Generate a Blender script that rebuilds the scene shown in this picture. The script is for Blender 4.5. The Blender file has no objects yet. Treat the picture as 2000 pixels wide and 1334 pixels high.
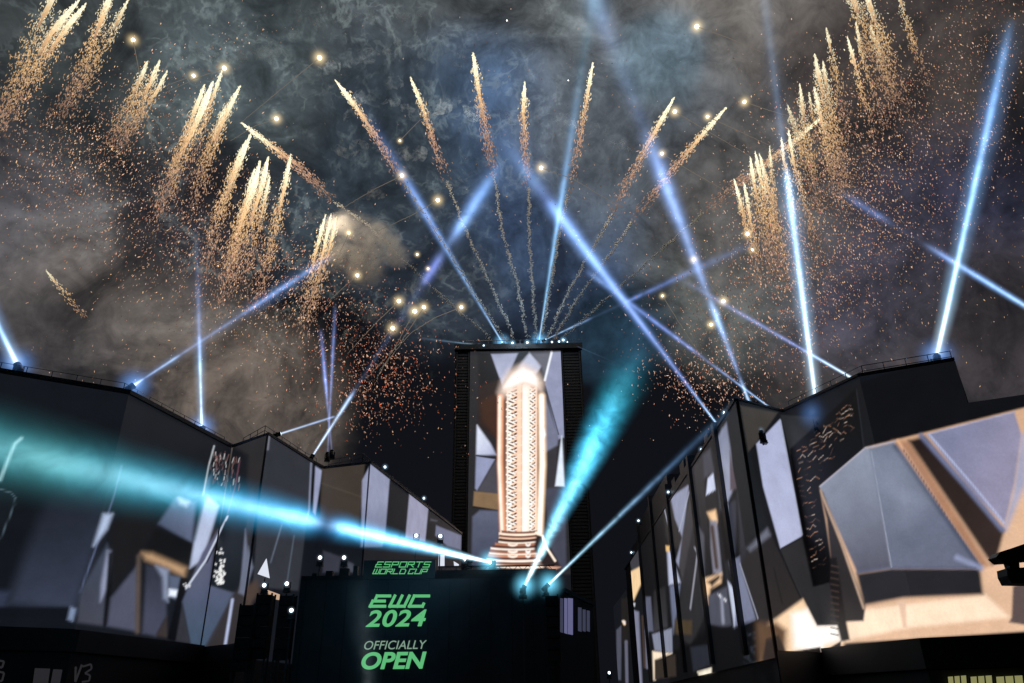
import bpy, math, random
import numpy as np
from mathutils import Vector, Matrix, Quaternion

random.seed(7); rng = np.random.default_rng(7)
SC = bpy.context.scene
COL = SC.collection

# ------------------------------------------------------------------ camera
FPX = 1475.0                       # focal length in units of a 2000 px wide frame
TILT, ROLL, CAMZ = math.radians(26.4), math.radians(-0.77), 1.7
cam = bpy.data.cameras.new('camera'); cam_o = bpy.data.objects.new('camera', cam); COL.objects.link(cam_o)
cam.sensor_width = 36.0; cam.lens = 36.0 * FPX / 2000.0; cam.clip_start = 0.1; cam.clip_end = 3000
cam_o.location = (0, 0, CAMZ)
cam_o.rotation_euler = (Matrix.Rotation(math.pi/2 + TILT, 3, 'X') @ Matrix.Rotation(ROLL, 3, 'Z')).to_euler()
SC.camera = cam_o
SC.view_settings.view_transform = 'Standard'; SC.view_settings.look = 'None'
SC.view_settings.exposure = 0; SC.view_settings.gamma = 1
SC.cycles.volume_max_steps = 256
SC.cycles.max_bounces = 4; SC.cycles.diffuse_bounces = 2; SC.cycles.volume_bounces = 1; SC.cycles.transparent_max_bounces = 24

def ray(px, py):
    """direction in the world seen at a point of the 2000x1334 frame, depth 1 along the lens axis"""
    x = (px - 1000) / FPX; y = -(py - 667) / FPX
    c, s = math.cos(ROLL), math.sin(ROLL)
    x, y = c*x - s*y, s*x + c*y
    return np.array([x, math.cos(TILT) - math.sin(TILT)*y, math.sin(TILT) + math.cos(TILT)*y])
def atY(px, py, Y):
    d = ray(px, py); return np.array([0, 0, CAMZ]) + d * (Y / d[1])
def on_wall(px, py, A, B):
    d = ray(px, py); A = np.array(A, float); B = np.array(B, float)
    n = np.array([-(B-A)[1], (B-A)[0]]); t = (A @ n) / (d[:2] @ n)
    return np.array([0, 0, CAMZ]) + d*t
def project(P):
    """world points -> frame coordinates, used to read off where the photographed video content lies on a wall"""
    P = np.asarray(P, float) - np.array([0, 0, CAMZ])
    f = P[:, 1]*math.cos(TILT) + P[:, 2]*math.sin(TILT)
    u = -P[:, 1]*math.sin(TILT) + P[:, 2]*math.cos(TILT)
    x, y = P[:, 0]/f, u/f
    c, s = math.cos(-ROLL), math.sin(-ROLL)
    x, y = c*x - s*y, s*x + c*y
    return np.stack([1000 + x*FPX, 667 - y*FPX], 1)

def lin(c):
    c = np.asarray(c, float)/255.0
    return np.where(c <= 0.04045, c/12.92, ((c+0.055)/1.055)**2.4)
def L4(c): 
    l = lin(c); return (float(l[0]), float(l[1]), float(l[2]), 1.0)

# ------------------------------------------------------------------ night sky with drifting firework smoke
W = bpy.data.worlds.new('World'); SC.world = W; W.use_nodes = True
nt = W.node_tree; nt.nodes.clear()
class NG:
    def __init__(s, nt): s.nt = nt
    def n(s, t, **k):
        o = s.nt.nodes.new(t)
        for a, b in k.items(): setattr(o, a, b)
        return o
    def put(s, sock, v):
        if isinstance(v, bpy.types.NodeSocket): s.nt.links.new(v, sock)
        else: sock.default_value = v
    def m(s, op, *a, clamp=False):
        o = s.n('ShaderNodeMath', operation=op, use_clamp=clamp)
        for i, v in enumerate(a): s.put(o.inputs[i], v)
        return o.outputs[0]
    def vm(s, op, *a, scale=None):
        o = s.n('ShaderNodeVectorMath', operation=op)
        for i, v in enumerate(a): s.put(o.inputs[i], v)
        if scale is not None: s.put(o.inputs['Scale'], scale)
        return o.outputs['Value'] if op in ('DOT_PRODUCT', 'LENGTH') else o.outputs[0]
    def noise(s, vec, scale, detail=4, rough=0.55, dist=0.0, out='Fac', typ='FBM'):
        o = s.n('ShaderNodeTexNoise'); o.noise_type = typ
        if typ != 'FBM': o.normalize = True
        s.put(o.inputs['Vector'], vec); s.put(o.inputs['Scale'], scale)
        o.inputs['Detail'].default_value = detail; o.inputs['Roughness'].default_value = rough
        o.inputs['Distortion'].default_value = dist
        return o.outputs[out]
    def mr(s, v, a, b, c=0., d=1., typ='SMOOTHSTEP'):
        o = s.n('ShaderNodeMapRange', interpolation_type=typ)
        s.put(o.inputs[0], v)
        for i, q in enumerate((a, b, c, d)): s.put(o.inputs[i+1], q)
        return o.outputs[0]
g = NG(nt)
tc = g.n('ShaderNodeTexCoord'); direc = g.vm('NORMALIZE', tc.outputs['Generated'])
warp = g.noise(direc, 3.2, 5, 0.6, out='Color')
wv = g.vm('SCALE', g.vm('SUBTRACT', warp, (0.5, 0.5, 0.5)), scale=0.11)
wd = g.vm('NORMALIZE', g.vm('ADD', direc, wv))
# smoke banks: frame position seen from the square, angular radius in px, colour, softness
BANKS = [
 (900, 60, 480, (80, 86, 88)), (1250, 90, 170, (98, 122, 136)), (1430, 170, 360, (112, 107, 101)), (1720, 180, 250, (68, 60, 56)),
 (960, 320, 230, (74, 106, 148)), (1090, 420, 260, (56, 78, 112)), (800, 400, 120, (48, 66, 96)), (1230, 260, 230, (84, 92, 100)), (700, 300, 280, (48, 60, 70)),
 (1850, 520, 260, (50, 50, 72)), (1680, 690, 200, (72, 66, 64)), (1950, 650, 190, (58, 52, 54)), (1620, 520, 200, (64, 62, 76)),
 (60, 480, 230, (88, 86, 90)), (230, 640, 230, (100, 92, 86)), (470, 800, 200, (106, 94, 84)), (40, 700, 180, (74, 70, 70)),
 (330, 60, 300, (60, 66, 66)), (480, 130, 160, (72, 84, 88)), (1380, 560, 170, (84, 88, 86)),
 (1460, 400, 180, (86, 84, 82)), (1210, 640, 110, (26, 54, 74)), (1290, 130, 90, (96, 118, 132)), (380, 420, 150, (40, 38, 42)), (860, 570, 150, (40, 50, 62)),
]
acc = None
for (px, py, r, c) in BANKS:
    c = tuple(np.array(c)*.84 + np.mean(c)*.16)
    d = ray(px, py); d = d/np.linalg.norm(d)
    rad = math.atan(r/FPX)*1.15
    w = g.mr(g.vm('DOT_PRODUCT', wd, tuple(d)), math.cos(rad), math.cos(rad*0.12))
    cc = tuple((lin(c) * 0.92).tolist())
    v = g.vm('SCALE', cc, scale=w)
    if acc is None: acc = v
    else:
        # mix towards the bank's own colour so banks do not simply add up
        mx = g.n('ShaderNodeMix', data_type='RGBA'); g.put(mx.inputs[0], w)
        g.put(mx.inputs[6], acc); g.put(mx.inputs[7], cc + (1,)); acc = mx.outputs[2]
# mottled texture and thin bright wisps
mot = g.noise(wd, 9.0, 8, 0.62, 0.6)
fine = g.noise(direc, 34.0, 5, 0.65, 1.0)
rid = g.m('ABSOLUTE', g.m('SUBTRACT', g.noise(wd, 15.0, 5, 0.6, 0.3), 0.5)); rid2 = g.m('ABSOLUTE', g.m('SUBTRACT', g.noise(wd, 27.0, 4, 0.6, 0.3), 0.5))
wisp = g.m('ADD', g.m('MULTIPLY', g.mr(rid, 0.0, 0.045, 1.0, 0.0), g.mr(fine, .38, .62)), g.m('MULTIPLY', g.mr(rid2, 0.0, 0.05, .8, 0.0), g.mr(fine, .62, .38)))
wmask = g.mr(g.vm('DOT_PRODUCT', direc, tuple(ray(640, 170)/np.linalg.norm(ray(640, 170)))), math.cos(0.42), math.cos(0.10))
mul = g.m('MULTIPLY', g.mr(mot, 0.34, 0.64, 0.3, 1.6, 'LINEAR'), g.mr(fine, 0.3, 0.7, 0.7, 1.3, 'LINEAR'))
acc = g.vm('SCALE', acc, scale=mul)
wv2 = g.vm('SCALE', tuple((lin((130, 142, 140))*0.46).tolist()), scale=g.m('MULTIPLY', g.m('MULTIPLY', wisp, wmask), g.mr(mot, 0.44, 0.62)))
acc = g.vm('ADD', acc, wv2)
sky = g.n('ShaderNodeTexSky', sky_type='NISHITA'); sky.sun_disc = False; sky.sun_elevation = math.radians(-6); sky.sun_rotation = math.radians(200)
acc = g.vm('ADD', g.vm('ADD', acc, g.vm('SCALE', sky.outputs[0], scale=0.01)), tuple(lin((16, 18, 23)).tolist()))
bg = g.n('ShaderNodeBackground'); g.put(bg.inputs[0], acc); bg.inputs[1].default_value = 1.0
wo = g.n('ShaderNodeOutputWorld'); nt.links.new(bg.outputs[0], wo.inputs[0])

# ------------------------------------------------------------------ helpers
def tag(o, label=None, cat=None, group=None, kind=None):
    if label: o['label'] = label
    if cat: o['category'] = cat
    if group: o['group'] = group
    if kind: o['kind'] = kind
    return o
def empty(name, loc, label=None, cat=None, group=None):
    o = bpy.data.objects.new(name, None); COL.objects.link(o); o.location = tuple(loc)
    o.empty_display_size = 0.3
    return tag(o, label, cat, group)
class MB:
    def __init__(s): s.v = []; s.f = []
    def add(s, v, f):
        b = len(s.v); s.v += [tuple(map(float, p)) for p in v]; s.f += [tuple(i+b for i in q) for q in f]; return s
    def box(s, x0, x1, y0, y1, z0, z1, M=None):
        v = [(x, y, z) for z in (z0, z1) for (x, y) in ((x0, y0), (x1, y0), (x1, y1), (x0, y1))]
        if M is not None: v = [tuple(M @ Vector(p)) for p in v]
        return s.add(v, [(3,2,1,0), (4,5,6,7), (0,1,5,4), (1,2,6,5), (2,3,7,6), (3,0,4,7)])
    def lathe(s, prof, n=16, M=None, cap=True):
        v = []; f = []
        for (r, z) in prof:
            for k in range(n):
                a = 2*math.pi*k/n; v.append((r*math.cos(a), r*math.sin(a), z))
        for i in range(len(prof)-1):
            for k in range(n):
                a, b = i*n+k, i*n+(k+1) % n; f.append((a, b, b+n, a+n))
        if cap: f.append(tuple(reversed(range(n)))); f.append(tuple(range((len(prof)-1)*n, len(prof)*n)))
        if M is not None: v = [tuple(M @ Vector(p)) for p in v]
        return s.add(v, f)
    def tube(s, pts, r, n=6):
        pts = [Vector(p) for p in pts]; rr = r if hasattr(r, '__len__') else [r]*len(pts)
        v = []; f = []
        for i, p in enumerate(pts):
            t = (pts[min(i+1, len(pts)-1)] - pts[max(i-1, 0)]).normalized()
            q = Vector((0, 0, 1)).rotation_difference(t)
            for k in range(n):
                a = 2*math.pi*k/n; v.append(tuple(p + q @ Vector((rr[i]*math.cos(a), rr[i]*math.sin(a), 0))))
        for i in range(len(pts)-1):
            for k in range(n):
                a, b = i*n+k, i*n+(k+1) % n; f.append((a, b, b+n, a+n))
        f.append(tuple(reversed(range(n)))); f.append(tuple(range((len(pts)-1)*n, len(pts)*n)))
        return s.add(v, f)
    def prism(s, plan, z0, z1):
        n = len(plan); v = [(x, y, z0) for x, y in plan] + [(x, y, z1) for x, y in plan]
        return s.add(v, [tuple(reversed(range(n))), tuple(range(n, 2*n))] + [(i, (i+1) % n, n+(i+1) % n, n+i) for i in range(n)])
    def build(s, name, mat, parent=None, smooth=False, loc=(0, 0, 0)):
        me = bpy.data.meshes.new(name); me.from_pydata(s.v, [], s.f); me.update()
        if smooth: me.polygons.foreach_set('use_smooth', [True]*len(me.polygons))
        o = bpy.data.objects.new(name, me); COL.objects.link(o)
        if mat: me.materials.append(mat)
        if parent is not None:
            o.parent = parent                     # vertices are given in world space unless loc says otherwise
            o.matrix_parent_inverse = Matrix.Translation(-Vector(parent.location)) if loc == (0, 0, 0) else Matrix.Identity(4)
        if loc != (0, 0, 0): o.location = (0, 0, 0)
        return o
LOCAL = ('local',)
def mat_pbr(name, col, rough=0.6, metal=0.0, var=0.25, scale=0.6, bump=0.05):
    m = bpy.data.materials.new(name); m.use_nodes = True; q = NG(m.node_tree); b = m.node_tree.nodes['Principled BSDF']
    t = q.n('ShaderNodeTexCoord'); n1 = q.noise(t.outputs['Object'], scale, 6, 0.6)
    k = q.mr(n1, 0.3, 0.7, 1-var, 1+var, 'LINEAR')
    q.put(b.inputs['Base Color'], q.vm('SCALE', tuple(lin(col).tolist()) if max(col) > 1 else tuple(col), scale=k))
    q.put(b.inputs['Roughness'], q.mr(n1, 0.3, 0.7, rough*0.8, min(1, rough*1.2), 'LINEAR')); b.inputs['Metallic'].default_value = metal
    bp = q.n('ShaderNodeBump'); bp.inputs['Strength'].default_value = bump; q.put(bp.inputs['Height'], q.noise(t.outputs['Object'], scale*9, 4))
    m.node_tree.links.new(bp.outputs[0], b.inputs['Normal'])
    return m
def mat_emit(name, col, strength=1.0, sample='NONE'):
    m = bpy.data.materials.new(name); m.use_nodes = True; m.node_tree.nodes.clear(); q = NG(m.node_tree)
    e = q.n('ShaderNodeEmission'); e.inputs[0].default_value = L4(col); e.inputs[1].default_value = strength
    o = q.n('ShaderNodeOutputMaterial'); m.node_tree.links.new(e.outputs[0], o.inputs[0])
    m.cycles.emission_sampling = sample
    return m
def mat_attr_emit(name, strength=1.0, led=False):
    m = bpy.data.materials.new(name); m.use_nodes = True; m.node_tree.nodes.clear(); q = NG(m.node_tree)
    a = q.n('ShaderNodeAttribute', attribute_name='col'); c = a.outputs['Color']
    if led:   # LED modules are never quite even
        t = q.n('ShaderNodeTexCoord'); n1 = q.noise(t.outputs['Object'], 0.5, 4, 0.6); n2 = q.noise(t.outputs['Object'], 6.0, 2, 0.5)
        c = q.vm('SCALE', c, scale=q.m('MULTIPLY', q.mr(n1, 0.3, 0.7, 0.9, 1.1, 'LINEAR'), q.mr(n2, 0.3, 0.7, 0.96, 1.04, 'LINEAR')))
    e = q.n('ShaderNodeEmission'); q.put(e.inputs[0], c); e.inputs[1].default_value = strength
    o = q.n('ShaderNodeOutputMaterial')
    if led:
        gl = q.n('ShaderNodeBsdfPrincipled'); gl.inputs['Base Color'].default_value = (0.015, 0.016, 0.018, 1); gl.inputs['Roughness'].default_value = 0.55
        ad = q.n('ShaderNodeAddShader'); m.node_tree.links.new(e.outputs[0], ad.inputs[0]); m.node_tree.links.new(gl.outputs[0], ad.inputs[1])
        m.node_tree.links.new(ad.outputs[0], o.inputs[0])
    else: m.node_tree.links.new(e.outputs[0], o.inputs[0])
    m.cycles.emission_sampling = 'NONE'
    return m

M_CLAD = mat_pbr('dark_cladding', (0.045, 0.047, 0.055), 0.5, 0.2, 0.3, 0.25)
M_BROWN = mat_pbr('brown_render', (0.13, 0.11, 0.095), 0.8, 0, 0.25, 0.3)
M_FASCIA = mat_pbr('black_fascia', (0.012, 0.012, 0.016), 0.55, 0, 0.4, 0.4)
M_PAVE = mat_pbr('paving_stone', (0.16, 0.15, 0.14), 0.6, 0, 0.3, 0.8)
M_BLACK = mat_pbr('black_housing', (0.02, 0.021, 0.024), 0.4, 0.3, 0.3, 3)
M_STEEL = mat_pbr('truss_steel', (0.09, 0.09, 0.1), 0.45, 0.8, 0.2, 2)
M_SCREEN = mat_attr_emit('led_screen', 1.0, True)
M_SPARK = mat_attr_emit('glowing_sparks', 1.0)
M_LENS = mat_emit('lit_lens', (215, 240, 255), 4.0)
M_TRAIL = mat_pbr('smoke_trail', (0.75, 0.73, 0.70), 1.0, 0, 0.1, 1)

def mesh_np(name, v, f, mat, cols=None, parent=None):
    """fast mesh from numpy; f is (n,3) or (n,4)"""
    v = np.asarray(v, np.float32); f = np.asarray(f, np.int32)
    me = bpy.data.meshes.new(name); k = f.shape[1]
    me.vertices.add(len(v)); me.vertices.foreach_set('co', v.ravel())
    me.loops.add(f.size); me.loops.foreach_set('vertex_index', f.ravel())
    me.polygons.add(len(f)); me.polygons.foreach_set('loop_start', np.arange(0, f.size, k, dtype=np.int32))
    me.update(calc_edges=True)
    if cols is not None:
        a = me.color_attributes.new('col', 'FLOAT_COLOR', 'POINT')
        c = np.ones((len(v), 4), np.float32); c[:, :3] = cols; a.data.foreach_set('color', c.ravel())
    me.materials.append(mat)
    o = bpy.data.objects.new(name, me); COL.objects.link(o)
    if parent is not None:
        o.parent = parent; o.matrix_parent_inverse = Matrix.Translation(-Vector(parent.location))
    return o
# ------------------------------------------------------------------ the film running on the video walls
# Each entry: outline in frame coordinates as photographed, colour(s), softness. It is sampled once onto the real wall.
FILM = []
def Z(ox, oy, s, *pts): return [(ox + x/s, oy + y/s) for x, y in pts]
def grey(c, k=0.38):
    c = np.array(c, float)
    if c[2] > c[0]: m_ = c.mean(); c = c*(1-k) + np.array([m_*.985, m_, m_*1.02])*k
    return c
def poly(pts, c, blur=1.5, c2=None, ax=None):
    """c2/ax: second colour and the axis ((x0,y0),(x1,y1)) the colour runs along"""
    FILM.append(('p', np.array(pts, float), lin(grey(c)), blur*1.2, None if c2 is None else lin(grey(c2)), ax))
def line(pts, w, c, blur=1.5): FILM.append(('l', np.array(pts, float), lin(grey(c)), blur, w, None))
def dist_seg(P, a, b):
    d = b-a; t = np.clip(((P-a) @ d)/max(1e-9, d @ d), 0, 1); return np.hypot(*(P - a - t[:, None]*d).T)
def film_colour(P):
    C = np.tile(lin((23, 26, 33)), (len(P), 1))
    for kind, pts, c, blur, ex, ax in FILM:
        pad = blur*1.5 + (ex if kind == 'l' else 0) + 1
        lo, hi = pts.min(0)-pad, pts.max(0)+pad
        idx = np.where((P[:, 0] > lo[0]) & (P[:, 0] < hi[0]) & (P[:, 1] > lo[1]) & (P[:, 1] < hi[1]))[0]
        if not len(idx): continue
        Q = P[idx]
        if kind == 'l':
            d = np.min([dist_seg(Q, pts[i], pts[i+1]) for i in range(len(pts)-1)], 0) - ex/2
            col = np.tile(c, (len(Q), 1))
        else:
            n = len(pts); ins = np.zeros(len(Q), bool); d = np.full(len(Q), 1e9)
            for i in range(n):
                a, b = pts[i], pts[(i+1) % n]
                d = np.minimum(d, dist_seg(Q, a, b))
                if a[1] != b[1]:
                    cr = ((a[1] > Q[:, 1]) != (b[1] > Q[:, 1])) & (Q[:, 0] < (b[0]-a[0])*(Q[:, 1]-a[1])/(b[1]-a[1]) + a[0])
                    ins ^= cr
            d = np.where(ins, -d, d)
            col = np.tile(c, (len(Q), 1))
            if ex is not None:
                a, b = np.array(ax[0], float), np.array(ax[1], float); t = np.clip(((Q-a) @ (b-a))/((b-a) @ (b-a)), 0, 1)[:, None]
                col = c*(1-t) + ex*t
        a = np.clip(0.5 - d/(2*blur), 0, 1); a = (a*a*(3-2*a))[:, None]
        C[idx] = C[idx]*(1-a) + col*a
    Lm = C.mean(1, keepdims=True); return C*np.interp(Lm, [0, .015, .05, .2, 1], [.7, .74, 1.0, 1.24, 1.15])

# ---- left walls
def Bq(*p): return Z(400, 780, 2.407, *p)
poly(Bq((0,180),(40,205),(300,165),(262,390),(160,1000),(0,900)), (47,45,46), 4)
poly(Bq((225,420),(150,1000),(0,1190),(0,940),(110,940),(190,640)), (56,56,70), 5)
def A(*p): return Z(0, 700, 2.104, *p)
poly(A((-60,0),(400,120),(900,330),(1020,400),(1010,700),(-60,700)), (22,27,37), 6)
poly(A((200,540),(480,470),(440,640),(310,1040),(30,1012),(110,780)), (30,36,52), 16, (50,60,88), (A((200,560))[0], A((300,1020))[0]))
poly(A((-40,540),(60,560),(66,590),(0,760),(-40,760)), (24,32,42), 3); line(A((-20,530),(45,552),(64,575),(60,600),(0,745)), 2.2, (66,88,104), 1.5)
line(A((88,328),(62,350),(40,400),(0,500)), 5, (128,180,186), 4)
poly(A((-40,950),(40,960),(18,1025),(-40,1040)), (44,54,86), 8)
poly(A((0,1022),(300,1022),(292,1075),(-40,1062)), (20,22,34), 4)
poly(A((290,1020),(312,1030),(300,1082),(278,1072)), (104,126,168), 4)
line(A((500,440),(470,560),(440,650),(330,960)), 3, (70,86,130), 2)
poly(A((330,960),(440,760),(460,790),(425,1100),(318,1085)), (52,64,90), 5, (64,66,86), (A((400,800))[0], A((370,1090))[0]))
poly(A((425,640),(462,640),(440,700),(385,770)), (150,172,214), 6)
poly(A((440,790),(462,790),(440,950),(412,1000),(415,930)), (120,130,168), 5)
poly(A((460,690),(600,560),(650,660),(640,730),(580,790),(460,970),(455,800)), (27,26,30), 7)
poly(A((447,800),(462,800),(447,1106),(426,1100)), (9,9,13), 4)
poly(A((650,680),(720,572),(805,590),(790,760)), (62,78,112), 5, (92,106,148), (A((650,700))[0], A((790,600))[0]))
poly(A((735,575),(775,590),(765,606),(742,596)), (190,210,235), 7)
poly(A((600,770),(640,700),(790,760),(765,885),(690,850),(600,805)), (20,20,23), 5)
poly(A((455,985),(565,850),(562,1122),(440,1100)), (72,76,104), 5)
poly(A((600,850),(684,862),(684,1060),(640,1142),(585,1130)), (46,52,74), 5, (66,70,100), (A((600,900))[0], A((650,1120))[0]))
line(A((570,815),(565,1122)), 8, (86,74,68), 6)
poly(A((585,800),(625,803),(764,862),(755,895),(690,862),(600,826)), (176,142,108), 9)
poly(A((640,852),(692,868),(690,1000),(672,985),(668,900)), (116,130,166), 6)
poly(A((695,890),(748,900),(733,1000),(695,975)), (72,88,122), 4)
poly(A((696,948),(731,953),(727,980),(693,975)), (214,226,248), 4)
poly(A((640,1140),(686,1060),(690,1150)), (60,52,50), 4)
poly(A((742,900),(778,905),(722,1165),(688,1152)), (6,6,9), 3)
poly(A((850,560),(900,606),(832,830),(780,862),(800,745),(835,600)), (160,174,214), 4)
poly(A((800,745),(835,600),(850,560),(870,480),(845,500)), (70,100,128), 5)
poly(A((830,800),(900,700),(880,770),(862,932),(962,965),(840,1188),(782,1172),(748,1000)), (80,84,122), 3, (54,80,112), (A((830,820))[0], A((830,1180))[0]))
poly(A((750,1000),(782,1172),(722,1162)), (52,52,62), 3)
line(A((935,650),(845,830),(765,945)), 3.5, (186,196,222), 2)
line(A((942,655),(850,838)), 2.5, (30,34,60), 1.5)
poly(A((925,670),(1012,670),(988,968),(862,930),(890,760)), (12,25,33), 2.5)
for _ in range(70):
    x = 905 + rng.normal()*11; y = 925 - abs(rng.normal())*65; poly(A((x,y),(x+7,y+2),(x+5,y+9),(x-1,y+7)), (225,225,225), 1.2)
for _ in range(10):
    x = 765 + rng.normal()*9; y = 935 + rng.normal()*9; poly(A((x,y),(x+5,y+1),(x+4,y+7)), (215,215,220), 1.2)
poly(A((1008,700),(1024,850),(1000,968),(985,965)), (96,104,136), 3)
poly(A((962,965),(1012,900),(1040,1215),(850,1192)), (54,49,50), 5)
line(A((955,992),(922,1200)), 5, (156,170,216), 3)
for _ in range(90):     # lace of small bright marks at the wall's top corner
    x = random.uniform(866, 985); y = random.uniform(362, 500) + (x-866)*.35
    c_ = random.choice([(190,190,190),(130,96,92),(110,70,70),(84,84,90),(60,56,60)])
    line(A((x, y), (x-random.uniform(-3, 8), y+random.uniform(6, 26))), 1.1, c_, 1.1)
line(A((880,360),(858,440),(835,560)), 2.2, (170,184,190), 2); line(A((985,420),(968,520),(935,640)), 2, (104,66,78), 2)
# ---- left middle and far blocks
def Bq(*p): return Z(400, 780, 2.407, *p)
poly(Bq((300,165),(512,300),(440,900),(225,880),(262,390)), (44,48,60), 2, (52,54,66), (Bq((300,200))[0], Bq((350,850))[0]))
poly(Bq((180,880),(245,850),(262,900),(200,990)), (76,62,56), 6)
poly(Bq((205,690),(228,790),(186,922),(158,910)), (92,100,128), 3)
line(Bq((303,170),(296,235)), 4, (104,104,122), 2)
line(Bq((500,300),(490,520),(480,560)), 3.5, (110,118,150), 2)
line(Bq((420,640),(388,850)), 2, (74,92,108), 2); line(Bq((362,590),(310,765)), 2.5, (84,100,124), 2)
poly(Bq((512,300),(520,310),(508,540),(500,520)), (8,9,13), 1.5)
poly(Bq((520,315),(552,335),(520,545),(508,530)), (132,140,182), 2)
poly(Bq((552,300),(760,280),(735,620),(540,560)), (66,58,51), 2)
line(Bq((552,395),(740,460)), 2, (78,70,60), 2)
poly(Bq((755,290),(775,300),(745,420),(735,600),(725,600)), (9,10,14), 2)
poly(Bq((780,303),(869,375),(848,640),(835,694),(733,694),(740,380)), (128,134,172), 2, (84,100,140), (Bq((800,480))[0], Bq((790,690))[0]))
poly(Bq((962,443),(1051,510),(1036,668),(943,650)), (136,136,172), 2)
poly(Bq((1087,592),(1206,640),(1204,708),(1140,690),(1083,640)), (96,102,140), 2)
poly(Bq((1060,560),(1095,570),(1090,576),(1060,570)), (70,72,90), 2)
poly(Bq((556,710),(640,740),(630,812),(553,815)), (54,56,74), 3); poly(Bq((672,762),(698,775),(700,812),(670,812)), (66,72,90), 3)
# ---- right far wall
def Cq(*p): return Z(1100, 780, 2.408, *p)
poly(Cq((230,1340),(300,700),(640,250),(860,0),(1010,60),(1200,90),(1200,1340)), (25,27,33), 3)
for pts, c, c2 in (([(362,520),(462,486),(500,1090),(420,1100),(372,900)], (17,18,23), (26,26,31)), ([(600,330),(655,262),(690,700),(668,1100),(640,780)], (54,52,58), (34,34,40)),
        ([(716,200),(742,160),(790,745),(770,900),(735,560)], (70,72,84), (40,40,46)), ([(640,600),(662,640),(672,1000),(650,1010)], (84,84,98), (60,60,72)), ([(818,430),(850,640),(870,760),(836,780)], (58,60,74), (44,44,54)),
        ([(425,900),(480,880),(492,1070),(424,1096)], (44,42,46), (60,58,64))):
    poly(Cq(*pts), c, 3, c2, (Cq(pts[0])[0], Cq(pts[2])[0]))
poly(Cq((465,485),(510,460),(545,600),(560,700),(500,700),(484,640)), (50,47,48), 3)
poly(Cq((505,460),(593,400),(545,790),(530,760),(560,650),(525,560)), (128,134,170), 2.5)
poly(Cq((488,698),(505,720),(552,862),(498,872)), (168,174,212), 3)
poly(Cq((500,876),(553,872),(535,1000),(518,1105)), (92,102,140), 3)
poly(Cq((482,688),(500,690),(498,718),(484,714)), (216,176,112), 2)
poly(Cq((593,420),(640,780),(662,1030),(600,1160),(528,1100),(560,860)), (46,45,50), 3)
poly(Cq((560,640),(600,430),(618,560),(560,860),(545,790)), (64,60,66), 3)
line(Cq((618,697),(632,722),(598,985)), 3, (134,134,150), 2)
poly(Cq((525,1035),(607,1040),(605,1108),(524,1102)), (74,62,46), 3)
poly(Cq((655,262),(692,230),(712,340),(662,372)), (66,66,82), 3)
poly(Cq((680,372),(706,347),(716,425),(672,452)), (184,194,230), 2)
poly(Cq((672,455),(716,430),(725,530),(680,525)), (40,38,42), 2)
poly(Cq((678,532),(716,520),(726,570),(712,600),(690,560)), (232,192,148), 4)
poly(Cq((690,570),(722,570),(748,822),(706,818),(694,700)), (120,118,140), 3); line(Cq((700,600),(722,790)), 7, (70,56,50), 4)
poly(Cq((658,845),(745,818),(742,862),(690,890),(682,965)), (236,196,156), 4)
poly(Cq((676,858),(730,828),(744,836),(700,880)), (20,18,20), 4)
poly(Cq((680,925),(770,880),(792,1060),(750,1075),(690,1060)), (72,74,94), 3)
line(Cq((745,930),(752,1050)), 5, (130,134,160), 4)
poly(Cq((712,210),(745,140),(768,110),(787,240),(800,420),(776,480),(757,492),(742,330)), (112,120,154), 3, (134,140,172), (Cq((720,220))[0], Cq((790,300))[0]))
poly(Cq((700,260),(722,240),(752,330),(765,480),(752,500)), (36,36,42), 3)
poly(Cq((782,240),(816,420),(785,432)), (88,78,86), 2)
poly(Cq((775,490),(815,470),(812,725),(790,745),(766,540)), (52,54,72), 3)
poly(Cq((740,520),(765,540),(790,745),(762,760),(730,560)), (12,13,17), 3)
poly(Cq((790,100),(850,20),(880,240),(962,600),(862,690),(822,420)), (27,32,38), 3)
poly(Cq((833,28),(1010,62),(912,200),(870,248),(848,120)), (64,60,56), 2)
poly(Cq((1020,72),(1205,84),(1100,240),(1070,260)), (46,47,50), 2)
poly(Cq((1022,700),(1126,640),(1180,880),(1215,1090),(1140,1000)), (50,48,53), 2)
poly(Cq((780,762),(830,740),(836,780),(918,1032),(800,1075),(810,905)), (104,110,146), 3)
poly(Cq((774,855),(813,905),(806,1075)), (182,192,226), 2.5)
poly(Cq((866,722),(962,600),(985,650),(1135,975),(1130,1010),(915,1062),(832,780)), (44,41,43), 2, (50,46,46), (Cq((900,700))[0], Cq((1000,1000))[0]))
poly(Cq((866,700),(960,605),(976,640),(880,715)), (96,100,120), 5)
line(Cq((982,640),(1120,940)), 2, (28,27,30), 2); line(Cq((990,790),(1030,960)), 2, (34,32,34), 2)
poly(Cq((1020,93),(1127,640),(1022,702),(940,410),(908,210)), (152,160,204), 2, (162,168,212), (Cq((1000,150))[0], Cq((1060,640))[0]))
poly(Cq((690,1060),(790,1075),(918,1040),(930,1130),(925,1330),(500,1330),(520,1180),(600,1150)), (13,15,20), 4)
for _ in range(26):
    x, y = random.uniform(840, 900), random.uniform(1090, 1270); poly(Cq((x,y),(x+18,y+3),(x+16,y+8),(x-2,y+6)), (44,50,62), 2)
poly(Cq((597,1165),(692,1152),(692,1250),(612,1282)), (40,44,60), 3)
poly(Cq((632,1283),(697,1262),(697,1300),(640,1300)), (236,226,204), 2.5)
poly(Cq((418,1105),(512,1075),(514,1192),(430,1180)), (116,122,152), 2); poly(Cq((420,1185),(512,1195),(430,1225),(434,1320),(425,1320)), (238,218,192), 2.5)
poly(Cq((432,1232),(528,1200),(532,1302),(430,1318)), (58,50,44), 2.5)
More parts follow.
